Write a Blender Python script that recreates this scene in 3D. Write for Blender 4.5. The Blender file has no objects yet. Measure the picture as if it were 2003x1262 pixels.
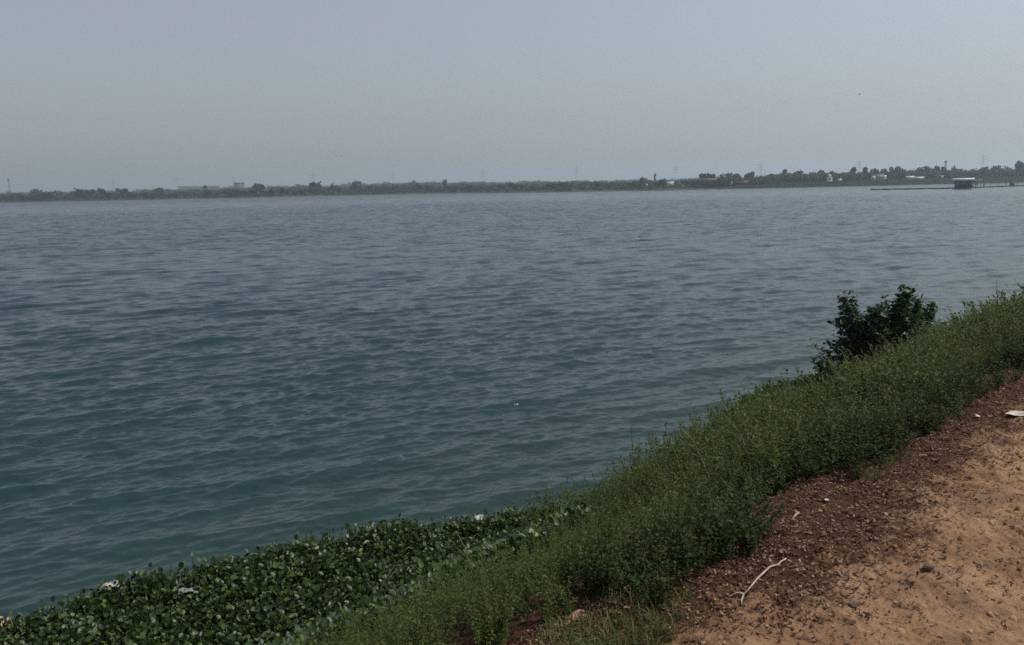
import bpy, math, random
import numpy as np
from mathutils import Vector, Matrix
R = math.radians
sc = bpy.context.scene

# ---------------------------------------------------------------- camera
W0, H0, F0 = 2003, 1262, 1502.0
ROLL, PITCH, HC = R(1.22), R(10.0), 4.2
cam = bpy.data.cameras.new("camera")
cam.sensor_width = 36; cam.lens = F0 / W0 * 36; cam.clip_start = 0.1; cam.clip_end = 40000
cam_o = bpy.data.objects.new("camera", cam); sc.collection.objects.link(cam_o)
cam_o.matrix_world = Matrix.Translation((0, 0, HC)) @ Matrix.Rotation(R(90) - PITCH, 4, 'X') @ Matrix.Rotation(-ROLL, 4, 'Z')
sc.camera = cam_o

# ---------------------------------------------------------------- sun, sky, exposure
SUN_AZ, SUN_EL = R(79), R(57)
world = bpy.data.worlds.new("World"); sc.world = world; world.use_nodes = True
nt = world.node_tree
sky = nt.nodes.new("ShaderNodeTexSky"); sky.sky_type = 'NISHITA'; sky.sun_disc = False
sky.sun_elevation = SUN_EL; sky.sun_rotation = SUN_AZ
sky.altitude = 0; sky.air_density = 1.5; sky.dust_density = 1.2; sky.ozone_density = 8.0
nt.nodes["Background"].inputs[1].default_value = 0.12
hsv = nt.nodes.new("ShaderNodeHueSaturation"); hsv.inputs["Saturation"].default_value = 0.40; hsv.inputs["Hue"].default_value = 0.512   # milky, dusty air
nt.links.new(sky.outputs[0], hsv.inputs["Color"]); nt.links.new(hsv.outputs[0], nt.nodes["Background"].inputs[0])
sl = bpy.data.lights.new("sun", 'SUN'); sl.energy = 4.2; sl.angle = R(0.5); sl.color = (1.0, 0.94, 0.86)
so = bpy.data.objects.new("sun", sl); sc.collection.objects.link(so)
sdir = Vector((math.sin(SUN_AZ) * math.cos(SUN_EL), math.cos(SUN_AZ) * math.cos(SUN_EL), math.sin(SUN_EL)))
so.rotation_euler = sdir.to_track_quat('Z', 'Y').to_euler()
vs = sc.view_settings
vs.view_transform = 'Standard'; vs.look = 'None'; vs.exposure = -0.4; vs.gamma = 1.0; vs.use_curve_mapping = False
sc.cycles.use_denoising = False
sc.cycles.max_bounces = 8; sc.cycles.transparent_max_bounces = 8
sc.cycles.volume_bounces = 1; sc.cycles.sample_clamp_direct = 1.5; sc.cycles.sample_clamp_indirect = 4.0

# ---------------------------------------------------------------- helpers
def ray(px, py):
    x = (px - W0 / 2) / F0; y = -(py - H0 / 2) / F0
    c, s = math.cos(ROLL), math.sin(ROLL)
    x, y = x * c + y * s, -x * s + y * c
    cp, sp = math.cos(PITCH), math.sin(PITCH)
    return np.array([x, cp + y * sp, -sp + y * cp])
def horizon(px): return 387.4 - (387.4 - 344.8) * px / 2003.0
def far(px, dist, z=0.0):
    d = ray(px, horizon(px)); h = math.hypot(d[0], d[1])
    return np.array([d[0] / h * dist, d[1] / h * dist, z])
def z_of(px, py, dist):
    d = ray(px, py); return HC + dist * d[2] / math.hypot(d[0], d[1])
BA = R(47); BD = np.array([math.sin(BA), math.cos(BA)]); BN = np.array([-math.cos(BA), math.sin(BA)])
def st(s, t): return np.array([BN[0] * s + BD[0] * t, BN[1] * s + BD[1] * t])   # s towards the lake, t along the bank

def hash2(i, j, seed):
    h = (i.astype(np.int64) * 374761393 + j.astype(np.int64) * 668265263 + seed * 982451653) & 0x7fffffff
    h = ((h ^ (h >> 13)) * 1274126177) & 0x7fffffff
    h = h ^ (h >> 16)
    return (h & 0xffff).astype(np.float64) / 65535.0
def vnoise(x, y, seed=0):
    x = np.asarray(x, float); y = np.asarray(y, float)
    i = np.floor(x); j = np.floor(y); u = x - i; v = y - j
    u = u * u * (3 - 2 * u); v = v * v * (3 - 2 * v)
    a = hash2(i, j, seed); b = hash2(i + 1, j, seed); c = hash2(i, j + 1, seed); d = hash2(i + 1, j + 1, seed)
    return (a * (1 - u) + b * u) * (1 - v) + (c * (1 - u) + d * u) * v
def fbm(x, y, seed=0, octv=4, gain=0.5):
    t = 0; a = 1.0; n = 0
    for o in range(octv):
        t = t + a * vnoise(np.asarray(x) * 2 ** o + 17.3 * o, np.asarray(y) * 2 ** o - 9.1 * o, seed + o); n += a; a *= gain
    return t / n
def sstep(a, b, x):
    t = np.clip((x - a) / (b - a), 0, 1); return t * t * (3 - 2 * t)

def mesh_obj(name, V, Q, mats, midx=None, smooth=False, attrs=None, parent=None, loc=None):
    """Q: (n,4) quads or a list of polygons"""
    me = bpy.data.meshes.new(name)
    V = np.ascontiguousarray(V, np.float32)
    me.vertices.add(len(V)); me.vertices.foreach_set("co", V.ravel())
    if isinstance(Q, np.ndarray):
        n, k = Q.shape
        me.loops.add(n * k); me.loops.foreach_set("vertex_index", Q.astype(np.int32).ravel())
        me.polygons.add(n); me.polygons.foreach_set("loop_start", np.arange(n, dtype=np.int32) * k)
    else:
        fl = [i for f in Q for i in f]; ls = np.cumsum([0] + [len(f) for f in Q[:-1]]); n = len(Q)
        me.loops.add(len(fl)); me.loops.foreach_set("vertex_index", np.array(fl, np.int32))
        me.polygons.add(n); me.polygons.foreach_set("loop_start", np.array(ls, np.int32))
    if midx is not None: me.polygons.foreach_set("material_index", np.asarray(midx, np.int32))
    if smooth: me.polygons.foreach_set("use_smooth", np.ones(n, bool))
    me.update(calc_edges=True)
    for m in (mats if isinstance(mats, (list, tuple)) else [mats]): me.materials.append(m)
    for k2, v in (attrs or {}).items():
        a = me.attributes.new(k2, 'FLOAT', 'POINT'); a.data.foreach_set("value", np.asarray(v, np.float32))
    o = bpy.data.objects.new(name, me); sc.collection.objects.link(o)
    if parent: o.parent = parent
    if loc is not None: o.location = loc
    return o
def tag(o, label=None, cat=None, group=None, kind=None):
    if label: o["label"] = label
    if cat: o["category"] = cat
    if group: o["group"] = group
    if kind: o["kind"] = kind
    return o
def empty(name, loc, rz=0.0):
    o = bpy.data.objects.new(name, None); sc.collection.objects.link(o)
    o.location = loc; o.rotation_euler.z = rz; o.empty_display_size = 0.1
    return o

class MB:
    """collects boxes, bars and tubes into one mesh"""
    def __init__(s): s.V = []; s.Q = []
    def quadmesh(s, V, Q):
        b = len(s.V); s.V += [tuple(v) for v in V]; s.Q += [tuple(i + b for i in q) for q in Q]
    def box(s, c, d, rz=0.0):
        x, y, z = d[0] / 2, d[1] / 2, d[2] / 2; co, si = math.cos(rz), math.sin(rz); P = []
        for a, b, e in ((-x,-y,-z),(x,-y,-z),(x,y,-z),(-x,y,-z),(-x,-y,z),(x,-y,z),(x,y,z),(-x,y,z)):
            P.append((c[0] + a*co - b*si, c[1] + a*si + b*co, c[2] + e))
        s.quadmesh(P, [(3,2,1,0),(4,5,6,7),(0,1,5,4),(1,2,6,5),(2,3,7,6),(3,0,4,7)])
    def tube(s, pts, rad, n=5, cap=True):
        pts = [Vector(p) for p in pts]; rad = rad if isinstance(rad, (list, tuple)) else [rad] * len(pts)
        b = len(s.V)
        for i, p in enumerate(pts):
            d = (pts[min(i+1, len(pts)-1)] - pts[max(i-1, 0)]).normalized()
            u = d.cross(Vector((0.13, 0.31, 0.94)));  u = u if u.length > 1e-3 else d.cross(Vector((1, 0, 0)))
            u.normalize(); v = d.cross(u)
            for k in range(n):
                a = 2 * math.pi * k / n; s.V.append(tuple(p + (u * math.cos(a) + v * math.sin(a)) * rad[i]))
        for i in range(len(pts) - 1):
            for k in range(n):
                k2 = (k + 1) % n; s.Q.append((b+i*n+k, b+i*n+k2, b+(i+1)*n+k2, b+(i+1)*n+k))
        if cap:
            s.Q.append(tuple(b + k for k in range(n))[::-1]); e = b + (len(pts)-1)*n; s.Q.append(tuple(e + k for k in range(n)))
    def build(s, name, mat, parent=None, smooth=False): return mesh_obj(name, s.V, s.Q, mat, None, smooth, None, parent)

# ---------------------------------------------------------------- materials
def new_mat(name):
    m = bpy.data.materials.new(name); m.use_nodes = True
    return m, m.node_tree, m.node_tree.nodes["Principled BSDF"]
def simple(name, col, rough=0.7, var=0.25, scale=3.0, metal=0.0, spec=0.5):
    m, t, p = new_mat(name); p.inputs["Specular IOR Level"].default_value = spec
    tc = t.nodes.new("ShaderNodeTexCoord"); n = t.nodes.new("ShaderNodeTexNoise"); n.inputs["Scale"].default_value = scale; n.inputs["Detail"].default_value = 5
    r = t.nodes.new("ShaderNodeValToRGB"); a, b = 1 - var, 1 + var
    r.color_ramp.elements[0].position = 0.3; r.color_ramp.elements[1].position = 0.7
    r.color_ramp.elements[0].color = (col[0]*a, col[1]*a, col[2]*a, 1); r.color_ramp.elements[1].color = (min(1,col[0]*b), min(1,col[1]*b), min(1,col[2]*b), 1)
    t.links.new(tc.outputs["Object"], n.inputs["Vector"]); t.links.new(n.outputs["Fac"], r.inputs[0]); t.links.new(r.outputs[0], p.inputs["Base Color"])
    p.inputs["Roughness"].default_value = rough; p.inputs["Metallic"].default_value = metal
    return m
def leaf_mat(name, cols, rough=0.45, trans=0.3, spec=0.5, patch=None, patch_scale=0.9):
    """colour by the leaf (random per island); trans = share of translucency"""
    m, t, p = new_mat(name)
    g = t.nodes.new("ShaderNodeNewGeometry"); r = t.nodes.new("ShaderNodeValToRGB")
    els = r.color_ramp.elements
    while len(els) < len(cols): els.new(0.5)
    for i, c in enumerate(cols): els[i].position = i / (len(cols) - 1); els[i].color = (*c, 1)
    t.links.new(g.outputs["Random Per Island"], r.inputs[0]); col = r.outputs[0]
    if patch:
        tc = t.nodes.new("ShaderNodeTexCoord"); n = t.nodes.new("ShaderNodeTexNoise"); n.inputs["Scale"].default_value = patch_scale; n.inputs["Detail"].default_value = 3
        mr = t.nodes.new("ShaderNodeMapRange"); mr.inputs[1].default_value = 0.42; mr.inputs[2].default_value = 0.62
        mx = t.nodes.new("ShaderNodeMix"); mx.data_type = 'RGBA'; mx.inputs[7].default_value = (*patch, 1)
        t.links.new(tc.outputs["Object"], n.inputs["Vector"]); t.links.new(n.outputs["Fac"], mr.inputs[0])
        mu = t.nodes.new("ShaderNodeMath"); mu.operation = 'MULTIPLY'; mu.inputs[1].default_value = 0.65
        t.links.new(mr.outputs[0], mu.inputs[0]); t.links.new(mu.outputs[0], mx.inputs[0]); t.links.new(col, mx.inputs[6]); col = mx.outputs[2]
    t.links.new(col, p.inputs["Base Color"]); p.inputs["Roughness"].default_value = rough; p.inputs["Specular IOR Level"].default_value = spec
    tr = t.nodes.new("ShaderNodeBsdfTranslucent"); hs = t.nodes.new("ShaderNodeHueSaturation"); hs.inputs["Value"].default_value = 1.5; hs.inputs["Hue"].default_value = 0.485
    t.links.new(col, hs.inputs["Color"]); t.links.new(hs.outputs[0], tr.inputs[0])
    mix = t.nodes.new("ShaderNodeMixShader"); mix.inputs[0].default_value = trans
    t.links.new(p.outputs[0], mix.inputs[1]); t.links.new(tr.outputs[0], mix.inputs[2])
    t.links.new(mix.outputs[0], t.nodes["Material Output"].inputs["Surface"])
    return m

# ---- dirt
def dirt_mat():
    m, t, p = new_mat("dirt"); N = t.nodes; L = t.links
    tc = N.new("ShaderNodeTexCoord")
    def noise(scale, det=8, rough=0.6, dist=0.0):
        n = N.new("ShaderNodeTexNoise"); n.inputs["Scale"].default_value = scale; n.inputs["Detail"].default_value = det
        n.inputs["Roughness"].default_value = rough; n.inputs["Distortion"].default_value = dist; L.new(tc.outputs["Object"], n.inputs["Vector"]); return n.outputs["Fac"]
    def ramp(fac, *els):
        r = N.new("ShaderNodeValToRGB"); e = r.color_ramp.elements
        while len(e) < len(els): e.new(0.5)
        for i, (pos, c) in enumerate(els): e[i].position = pos; e[i].color = (*c, 1)
        L.new(fac, r.inputs[0]); return r.outputs[0]
    def mix(f, a, b):
        x = N.new("ShaderNodeMix"); x.data_type = 'RGBA'
        for s_, v in ((0, f), (6, a), (7, b)):
            if hasattr(v, "links"): L.new(v, x.inputs[s_])
            else: x.inputs[s_].default_value = v
        return x.outputs[2]
    tan = ramp(noise(1.7, 10, 0.68, 0.4), (0.3, (0.235, 0.125, 0.066)), (0.47, (0.40, 0.238, 0.132)), (0.64, (0.53, 0.34, 0.20)))
    grain = ramp(noise(60, 6, 0.75), (0.32, (0.45, 0.40, 0.36)), (0.5, (0.95, 0.95, 0.95)), (0.7, (1.15, 1.12, 1.08)))
    mg = N.new("ShaderNodeMix"); mg.data_type = 'RGBA'; mg.blend_type = 'MULTIPLY'; mg.inputs[0].default_value = 0.8; L.new(tan, mg.inputs[6]); L.new(grain, mg.inputs[7])
    spots = ramp(noise(17, 5, 0.7, 0.3), (0.55, (0, 0, 0)), (0.64, (1, 1, 1)))
    gb = ramp(noise(2.6, 7, 0.65, 0.6), (0.50, (0, 0, 0)), (0.64, (0.7, 0.7, 0.7)))
    mg2 = mix(gb, mg.outputs[2], (0.20, 0.12, 0.075, 1))
    c1 = mix(spots, mg2, (0.10, 0.055, 0.035, 1))
    hum = ramp(noise(28, 8, 0.75), (0.3, (0.040, 0.017, 0.009)), (0.55, (0.105, 0.046, 0.025)), (0.75, (0.20, 0.10, 0.055)))
    at = N.new("ShaderNodeAttribute"); at.attribute_name = "humus"
    ad = N.new("ShaderNodeMath"); ad.operation = 'ADD'; L.new(at.outputs["Fac"], ad.inputs[0])
    sb = N.new("ShaderNodeMath"); sb.operation = 'MULTIPLY_ADD'; L.new(noise(7, 8, 0.7, 0.5), sb.inputs[0]); sb.inputs[1].default_value = 2.2; sb.inputs[2].default_value = -1.1; L.new(sb.outputs[0], ad.inputs[1])
    mr = N.new("ShaderNodeMapRange"); mr.inputs[1].default_value = 0.3; mr.inputs[2].default_value = 0.75; mr.interpolation_type = 'SMOOTHSTEP'; L.new(ad.outputs[0], mr.inputs[0])
    c2 = mix(mr.outputs[0], c1, hum)
    L.new(c2, p.inputs["Base Color"]); p.inputs["Roughness"].default_value = 0.95; p.inputs["Specular IOR Level"].default_value = 0.2
    b1 = N.new("ShaderNodeBump"); b1.inputs["Strength"].default_value = 1.0; b1.inputs["Distance"].default_value = 0.035; L.new(noise(22, 10, 0.72), b1.inputs["Height"])
    L.new(b1.outputs[0], p.inputs["Normal"])
    return m
M_DIRT = dirt_mat()

def water_mat():
    m, t, p = new_mat("lake_water"); N = t.nodes; L = t.links
    at = N.new("ShaderNodeAttribute"); at.attribute_name = "shallow"
    mx = N.new("ShaderNodeMix"); mx.data_type = 'RGBA'; L.new(at.outputs["Fac"], mx.inputs[0])
    mx.inputs[6].default_value = (0.018, 0.042, 0.053, 1); mx.inputs[7].default_value = (0.020, 0.045, 0.038, 1)
    L.new(mx.outputs[2], p.inputs["Base Color"])
    p.inputs["IOR"].default_value = 1.333
    at2 = N.new("ShaderNodeAttribute"); at2.attribute_name = "rough"; L.new(at2.outputs["Fac"], p.inputs["Roughness"])
    tc = N.new("ShaderNodeTexCoord"); mp = N.new("ShaderNodeMapping"); mp.inputs["Rotation"].default_value = (0, 0, R(-26)); mp.inputs["Scale"].default_value = (0.45, 1, 1)
    L.new(tc.outputs["Object"], mp.inputs[0])
    n1 = N.new("ShaderNodeTexNoise"); n1.inputs["Scale"].default_value = 7.0; n1.inputs["Detail"].default_value = 4; n1.inputs["Roughness"].default_value = 0.55; L.new(mp.outputs[0], n1.inputs["Vector"])
    b = N.new("ShaderNodeBump"); b.inputs["Strength"].default_value = 0.55; b.inputs["Distance"].default_value = 0.03; L.new(n1.outputs["Fac"], b.inputs["Height"])
    n2 = N.new("ShaderNodeTexNoise"); n2.inputs["Scale"].default_value = 1.6; n2.inputs["Detail"].default_value = 4; L.new(mp.outputs[0], n2.inputs["Vector"])
    b2 = N.new("ShaderNodeBump"); b2.inputs["Distance"].default_value = 0.16; L.new(n2.outputs["Fac"], b2.inputs["Height"]); L.new(b.outputs[0], b2.inputs["Normal"])
    at3 = N.new("ShaderNodeAttribute"); at3.attribute_name = "ripple"; L.new(at3.outputs["Fac"], b2.inputs["Strength"])
    L.new(b2.outputs[0], p.inputs["Normal"])
    return m
M_WATER = water_mat()

M_WEED = leaf_mat("weed_leaf", [(0.015, 0.034, 0.005), (0.034, 0.066, 0.009), (0.060, 0.095, 0.015), (0.15, 0.175, 0.05)], 0.55, 0.36, 0.25, patch=(0.072, 0.104, 0.018), patch_scale=0.8)
M_WEED_DARK = leaf_mat("bluish_weed_leaf", [(0.018, 0.036, 0.007), (0.034, 0.058, 0.013), (0.058, 0.080, 0.026)], 0.65, 0.25, 0.12)
M_HYA = leaf_mat("hyacinth_leaf", [(0.010, 0.026, 0.004), (0.020, 0.048, 0.007), (0.045, 0.085, 0.015), (0.12, 0.165, 0.045)], 0.44, 0.3, 0.55)
M_BUSH = leaf_mat("shrub_leaf", [(0.010, 0.028, 0.008), (0.020, 0.050, 0.014), (0.045, 0.080, 0.025)], 0.45, 0.28, 0.4)
M_SHRUB2 = leaf_mat("light_shrub_leaf", [(0.02, 0.06, 0.012), (0.04, 0.09, 0.02), (0.06, 0.11, 0.03)], 0.6, 0.3, 0.12)
M_GRASS = leaf_mat("short_grass_blade", [(0.05, 0.08, 0.02), (0.10, 0.12, 0.035), (0.19, 0.16, 0.07)], 0.6, 0.3, 0.3)
M_LITTER = leaf_mat("dry_leaf", [(0.030, 0.012, 0.006), (0.085, 0.036, 0.019), (0.15, 0.078, 0.044), (0.38, 0.25, 0.16)], 0.7, 0.05, 0.25)
M_STEM = simple("green_stem", (0.10, 0.11, 0.045), 0.6, 0.3, 6)
M_BARK = simple("shrub_bark", (0.05, 0.035, 0.025), 0.85, 0.3, 20)
M_STICK = simple("dry_stick_wood", (0.42, 0.33, 0.26), 0.8, 0.4, 60)
M_TRUNK = simple("tree_bark", (0.06, 0.05, 0.04), 0.9)
M_CROWN = [leaf_mat("tree_crown_" + n, c, 0.6, 0.15, 0.2) for n, c in (
    ("dark", [(0.012, 0.024, 0.010), (0.028, 0.045, 0.018)]), ("green", [(0.024, 0.045, 0.016), (0.05, 0.075, 0.03)]),
    ("olive", [(0.045, 0.055, 0.025), (0.08, 0.085, 0.045)]), ("brown", [(0.06, 0.045, 0.03), (0.10, 0.07, 0.05)]))]

# ---------------------------------------------------------------- haze
def add_haze():
    b = MB(); b.box((0, 2400, 57), (9000, 9000, 126))
    m = bpy.data.materials.new("haze_air"); m.use_nodes = True; t = m.node_tree
    t.nodes.remove(t.nodes["Principled BSDF"])
    v = t.nodes.new("ShaderNodeVolumePrincipled"); v.inputs["Color"].default_value = (0.78, 0.91, 1.0, 1); v.inputs["Density"].default_value = 0.00036; v.inputs["Anisotropy"].default_value = 0.42
    t.links.new(v.outputs[0], t.nodes["Material Output"].inputs["Volume"])
    o = b.build("haze", m); tag(o, kind="stuff"); o["label"] = "thin blue grey haze over the lake"
    return o

# ---------------------------------------------------------------- ground: road, bank and lake bed as one grid
def bank_z(s, t):
    s = np.asarray(s, float); t = np.asarray(t, float)
    z = np.where(s < 1.95, 2.5, 2.5 - (s - 1.95) * 0.62)
    z = np.where(s > 6.5, -0.32 - (s - 6.5) * 0.25, z)
    z = np.maximum(z, -3.2)
    round_ = sstep(1.4, 1.95, s) * (1 - sstep(1.95, 2.6, s)); z = z - 0.06 * round_
    z = z + 0.16 * (fbm(s * 0.8, t * 0.8, 5, 3) - 0.5) * sstep(2.0, 3.0, s)
    near = 1 - sstep(30, 60, np.abs(t))
    z = z + near * (0.05 * (fbm(s * 1.3, t * 0.7, 11, 3) - 0.5) + 0.05 * (fbm(s * 6, t * 6, 12, 4) - 0.5) + 0.030 * (fbm(s * 26, t * 26, 14, 3) - 0.5) + 0.03 * np.clip(fbm(s * 11, t * 11, 15, 3) - 0.55, 0, 1))
    # worn wheel ruts along the road, a tyre's tread print in places
    tc_ = 0.86 + 0.10 * np.sin(t * 0.5 + 0.4); band = np.exp(-(((s - tc_) / 0.11) ** 4)) * sstep(0.42, 0.6, fbm(s * 1.5 + 4, t * 1.1, 19, 3)) * near
    z = z + band * (0.007 * np.sign(np.sin(6.283 * (t + 0.55 * np.abs(s - tc_)) / 0.062)) - 0.010)
    for c, w in ((0.55, 0.22), (-0.95, 0.22)): z = z - 0.02 * np.exp(-((s - c - 0.1 * np.sin(t * 0.3)) / w) ** 2)
    return z
def humus_mask(s, t):
    edge = np.interp(t, [-5, 2.3, 2.6, 3.1, 3.5, 4.0, 5.0, 6.0, 9, 40], [1.45, 1.52, 1.48, 1.28, 1.14, 1.28, 1.40, 1.42, 1.45, 1.5])
    return sstep(-0.48, 0.42, s - edge + 0.35 * (fbm(s * 2.5, t * 2.5, 131, 4) - 0.5)) + 0.35 * np.exp(-((s - 0.75) / 0.12) ** 2 - ((t - 3.9) / 0.35) ** 2)
def build_ground():
    tn = np.concatenate([-np.geomspace(3000, 12, 22)[:-1], np.linspace(-12, 0.5, 90)[:-1], np.linspace(0.5, 8, 560)[:-1], 8 * np.geomspace(1, 6, 300)[:-1], np.geomspace(48, 900, 40)])
    sn = np.concatenate([-np.geomspace(3000, 6, 24)[:-1], np.linspace(-6, -0.2, 60)[:-1], np.linspace(-0.2, 2.3, 210)[:-1], np.linspace(2.3, 9, 70)[:-1], np.geomspace(9, 60, 14)])
    S, T = np.meshgrid(sn, tn); z = bank_z(S, T)
    XY = BN[None, None, :] * S[..., None] + BD[None, None, :] * T[..., None]
    V = np.concatenate([XY, z[..., None]], -1).reshape(-1, 3)
    nt_, ns = S.shape; idx = np.arange(nt_ * ns).reshape(nt_, ns)
    Q = np.stack([idx[:-1, :-1], idx[1:, :-1], idx[1:, 1:], idx[:-1, 1:]], -1)
    hum = np.clip(humus_mask(S, T) + sstep(2.0, 2.4, S), 0, 1.3).ravel()
    si = (sn[:-1] + sn[1:]) / 2
    road = (si > -6) & (si < 2.0)
    for nm, sel in (("dirt_road", road), ("ground", ~road)):
        q = Q[:, sel].reshape(-1, 4); used = np.unique(q); re = np.full(len(V), -1); re[used] = np.arange(len(used))
        tag(mesh_obj(nm, V[used], re[q], M_DIRT, None, True, {"humus": hum[used]}), kind="structure")
build_ground()

# ---------------------------------------------------------------- water
def build_water():
    r = [4.5]
    while r[-1] < 1500:
        a = r[-1]; k = a * a / 6308 * 0.75
        r.append(a + min(max(k, 0.02), 0.26 if a < 200 else 0.26 + (a - 200) * 0.0035))
    r = np.array(r)
    az = np.concatenate([np.linspace(-115, -46, 50)[:-1], np.linspace(-46, 46, 720)[:-1], np.linspace(46, 100, 40)]) * math.pi / 180
    A, Rr = np.meshgrid(az, r); X = (Rr * np.sin(A)).astype(np.float32); Y = (Rr * np.cos(A)).astype(np.float32)
    dr = np.gradient(r).astype(np.float32)[:, None]
    rng = np.random.default_rng(12)
    Z = np.zeros_like(X); DX = np.zeros_like(X); DY = np.zeros_like(X)
    base = math.atan2(-math.cos(R(26)), math.sin(R(26)))      # waves run towards the bank
    gust = (0.66 + 0.55 * fbm(X * 0.055 + Y * 0.02, Y * 0.035 - X * 0.01, 41, 3)).astype(np.float32)
    gust *= (0.72 + 0.5 * fbm(X * 0.55 + Y * 0.27, (Y * 0.9 - X * 0.44) * 0.8, 43, 2)).astype(np.float32)
    lam = np.geomspace(0.12, 2.6, 104)
    for l in lam:
        th = base + rng.normal(0, 0.15 + 0.13 * (l < 0.9) + 0.18 * (l < 0.45)); k = 2 * math.pi / l
        steep = 0.0200 * (1.15 if 0.3 < l < 1.2 else 1.3 if l <= 0.3 else 0.45)
        a = steep / k * 2
        lo = np.clip(l / (2.2 * dr) - 0.4, 0, 1)[:, 0]; rows = np.nonzero(lo > 0)[0]
        if not len(rows): continue
        n = rows[-1] + 1
        ph = (k * (math.cos(th) * X[:n] + math.sin(th) * Y[:n]) + rng.uniform(0, 6.28)).astype(np.float32)
        w = (a * lo[:n, None] * gust[:n]).astype(np.float32)
        Z[:n] += w * np.cos(ph); sn_ = w * np.sin(ph) * 0.30
        DX[:n] -= math.cos(th) * sn_; DY[:n] -= math.sin(th) * sn_
    for l in np.geomspace(3.2, 9.0, 26):                       # longer waves of the open lake far out
        th = base + rng.normal(0, 0.35); k = 2 * math.pi / l; lo = np.clip(l / (2.2 * dr) - 0.4, 0, 1) * sstep(150, 480, r)[:, None]
        Z += (0.026 / k * lo * np.cos(k * (math.cos(th) * X + math.sin(th) * Y) + rng.uniform(0, 6.28))).astype(np.float32)
    s = BN[0] * X + BN[1] * Y; t = BD[0] * X + BD[1] * Y
    calm = sstep(5.5, 15, s) * 0.35 + 0.65
    Z *= calm; X2 = X + DX * calm; Y2 = Y + DY * calm
    V = np.stack([X2, Y2, Z], -1).reshape(-1, 3)
    n, m = X.shape; idx = np.arange(n * m).reshape(n, m)
    Q = np.stack([idx[:-1, :-1], idx[:-1, 1:], idx[1:, 1:], idx[1:, :-1]], -1).reshape(-1, 4)[:, ::-1]
    shal = np.clip(1 - sstep(7.0, 12, s + 2.5 * (fbm(X * 0.3, Y * 0.3, 47, 3) - 0.5)), 0, 1) * np.clip(1 - sstep(40, 80, t), 0, 1) * 0.85
    shal = np.maximum(shal, 0.28 * (1 - sstep(10, 45, Rr)))
    rough = 0.13 + 0.13 * sstep(260, 620, Rr)
    ripple = 0.25 + 0.45 * sstep(18, 90, Rr) + 0.5 * sstep(220, 600, Rr)
    o = mesh_obj("water", V, Q, M_WATER, None, True, {"shallow": shal.ravel(), "rough": rough.ravel(), "ripple": ripple.ravel()})
    tag(o, kind="structure")
build_water()

# ---------------------------------------------------------------- plants: prototypes and scattering
def rot_axis(ax, an):
    return np.array(Matrix.Rotation(an, 3, Vector(ax)))
def leaf5(L, w, fold=0.15, droop=0.15):
    """two folded quads, along +x, face up"""
    V = np.array([(0, 0, 0), (0.42*L, w/2, fold*w), (L, 0, -droop*L), (0.42*L, -w/2, fold*w), (0.5*L, 0, 0.0)])
    return V, [(0, 4, 1, 1), (1, 4, 2, 2), (0, 3, 4, 4), (3, 2, 4, 4)]
def leaf_q(L, w, fold=0.2, droop=0.15):
    V = np.array([(0, 0, 0), (0.4*L, w/2, fold*w), (L, 0, -droop*L), (0.4*L, -w/2, fold*w)])
    return V, [(0, 3, 2, 1)]
def round_leaf(L, w, cup=0.25, droop=0.1, n=4):
    """broad oval blade, n strips of two quads"""
    V = []; Q = []
    for i in range(n + 1):
        u = i / n; ww = w / 2 * math.sin(math.pi * min(1, 0.10 + 0.88 * u)) ** 0.7
        if i == n: ww = w * 0.04
        x = L * u; zz = -droop * L * u * u
        V += [(x, ww, zz + cup * ww), (x, 0, zz), (x, -ww, zz + cup * ww)]
    for i in range(n):
        a = i * 3; Q += [(a, a+1, a+4, a+3), (a+1, a+2, a+5, a+4)]
    return np.array(V), Q
class Proto:
    def __init__(s): s.V = []; s.Q = []; s.n = 0; s.M = []
    def add(s, V, Q, m=0):
        V = np.asarray(V, float); s.V.append(V)
        for q in Q: s.Q.append([i + s.n for i in q]); s.M.append(m)
        s.n += len(V)
    def tube(s, pts, rad, n=3, m=0):
        b = MB(); b.tube(pts, rad, n, cap=False); s.add(b.V, b.Q, m)
    def done(s): return np.concatenate(s.V), [q[:3] if q[2] == q[3] else q for q in s.Q], s.M
def frame(d, roll=0.0):
    """rotation taking +x to d with z roughly up"""
    d = np.asarray(d, float); d = d / np.linalg.norm(d)
    y = np.cross((0, 0, 1), d); y = y / (np.linalg.norm(y) + 1e-9); z = np.cross(d, y)
    M = np.stack([d, y, z], 1)
    return M @ rot_axis((1, 0, 0), roll)
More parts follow.
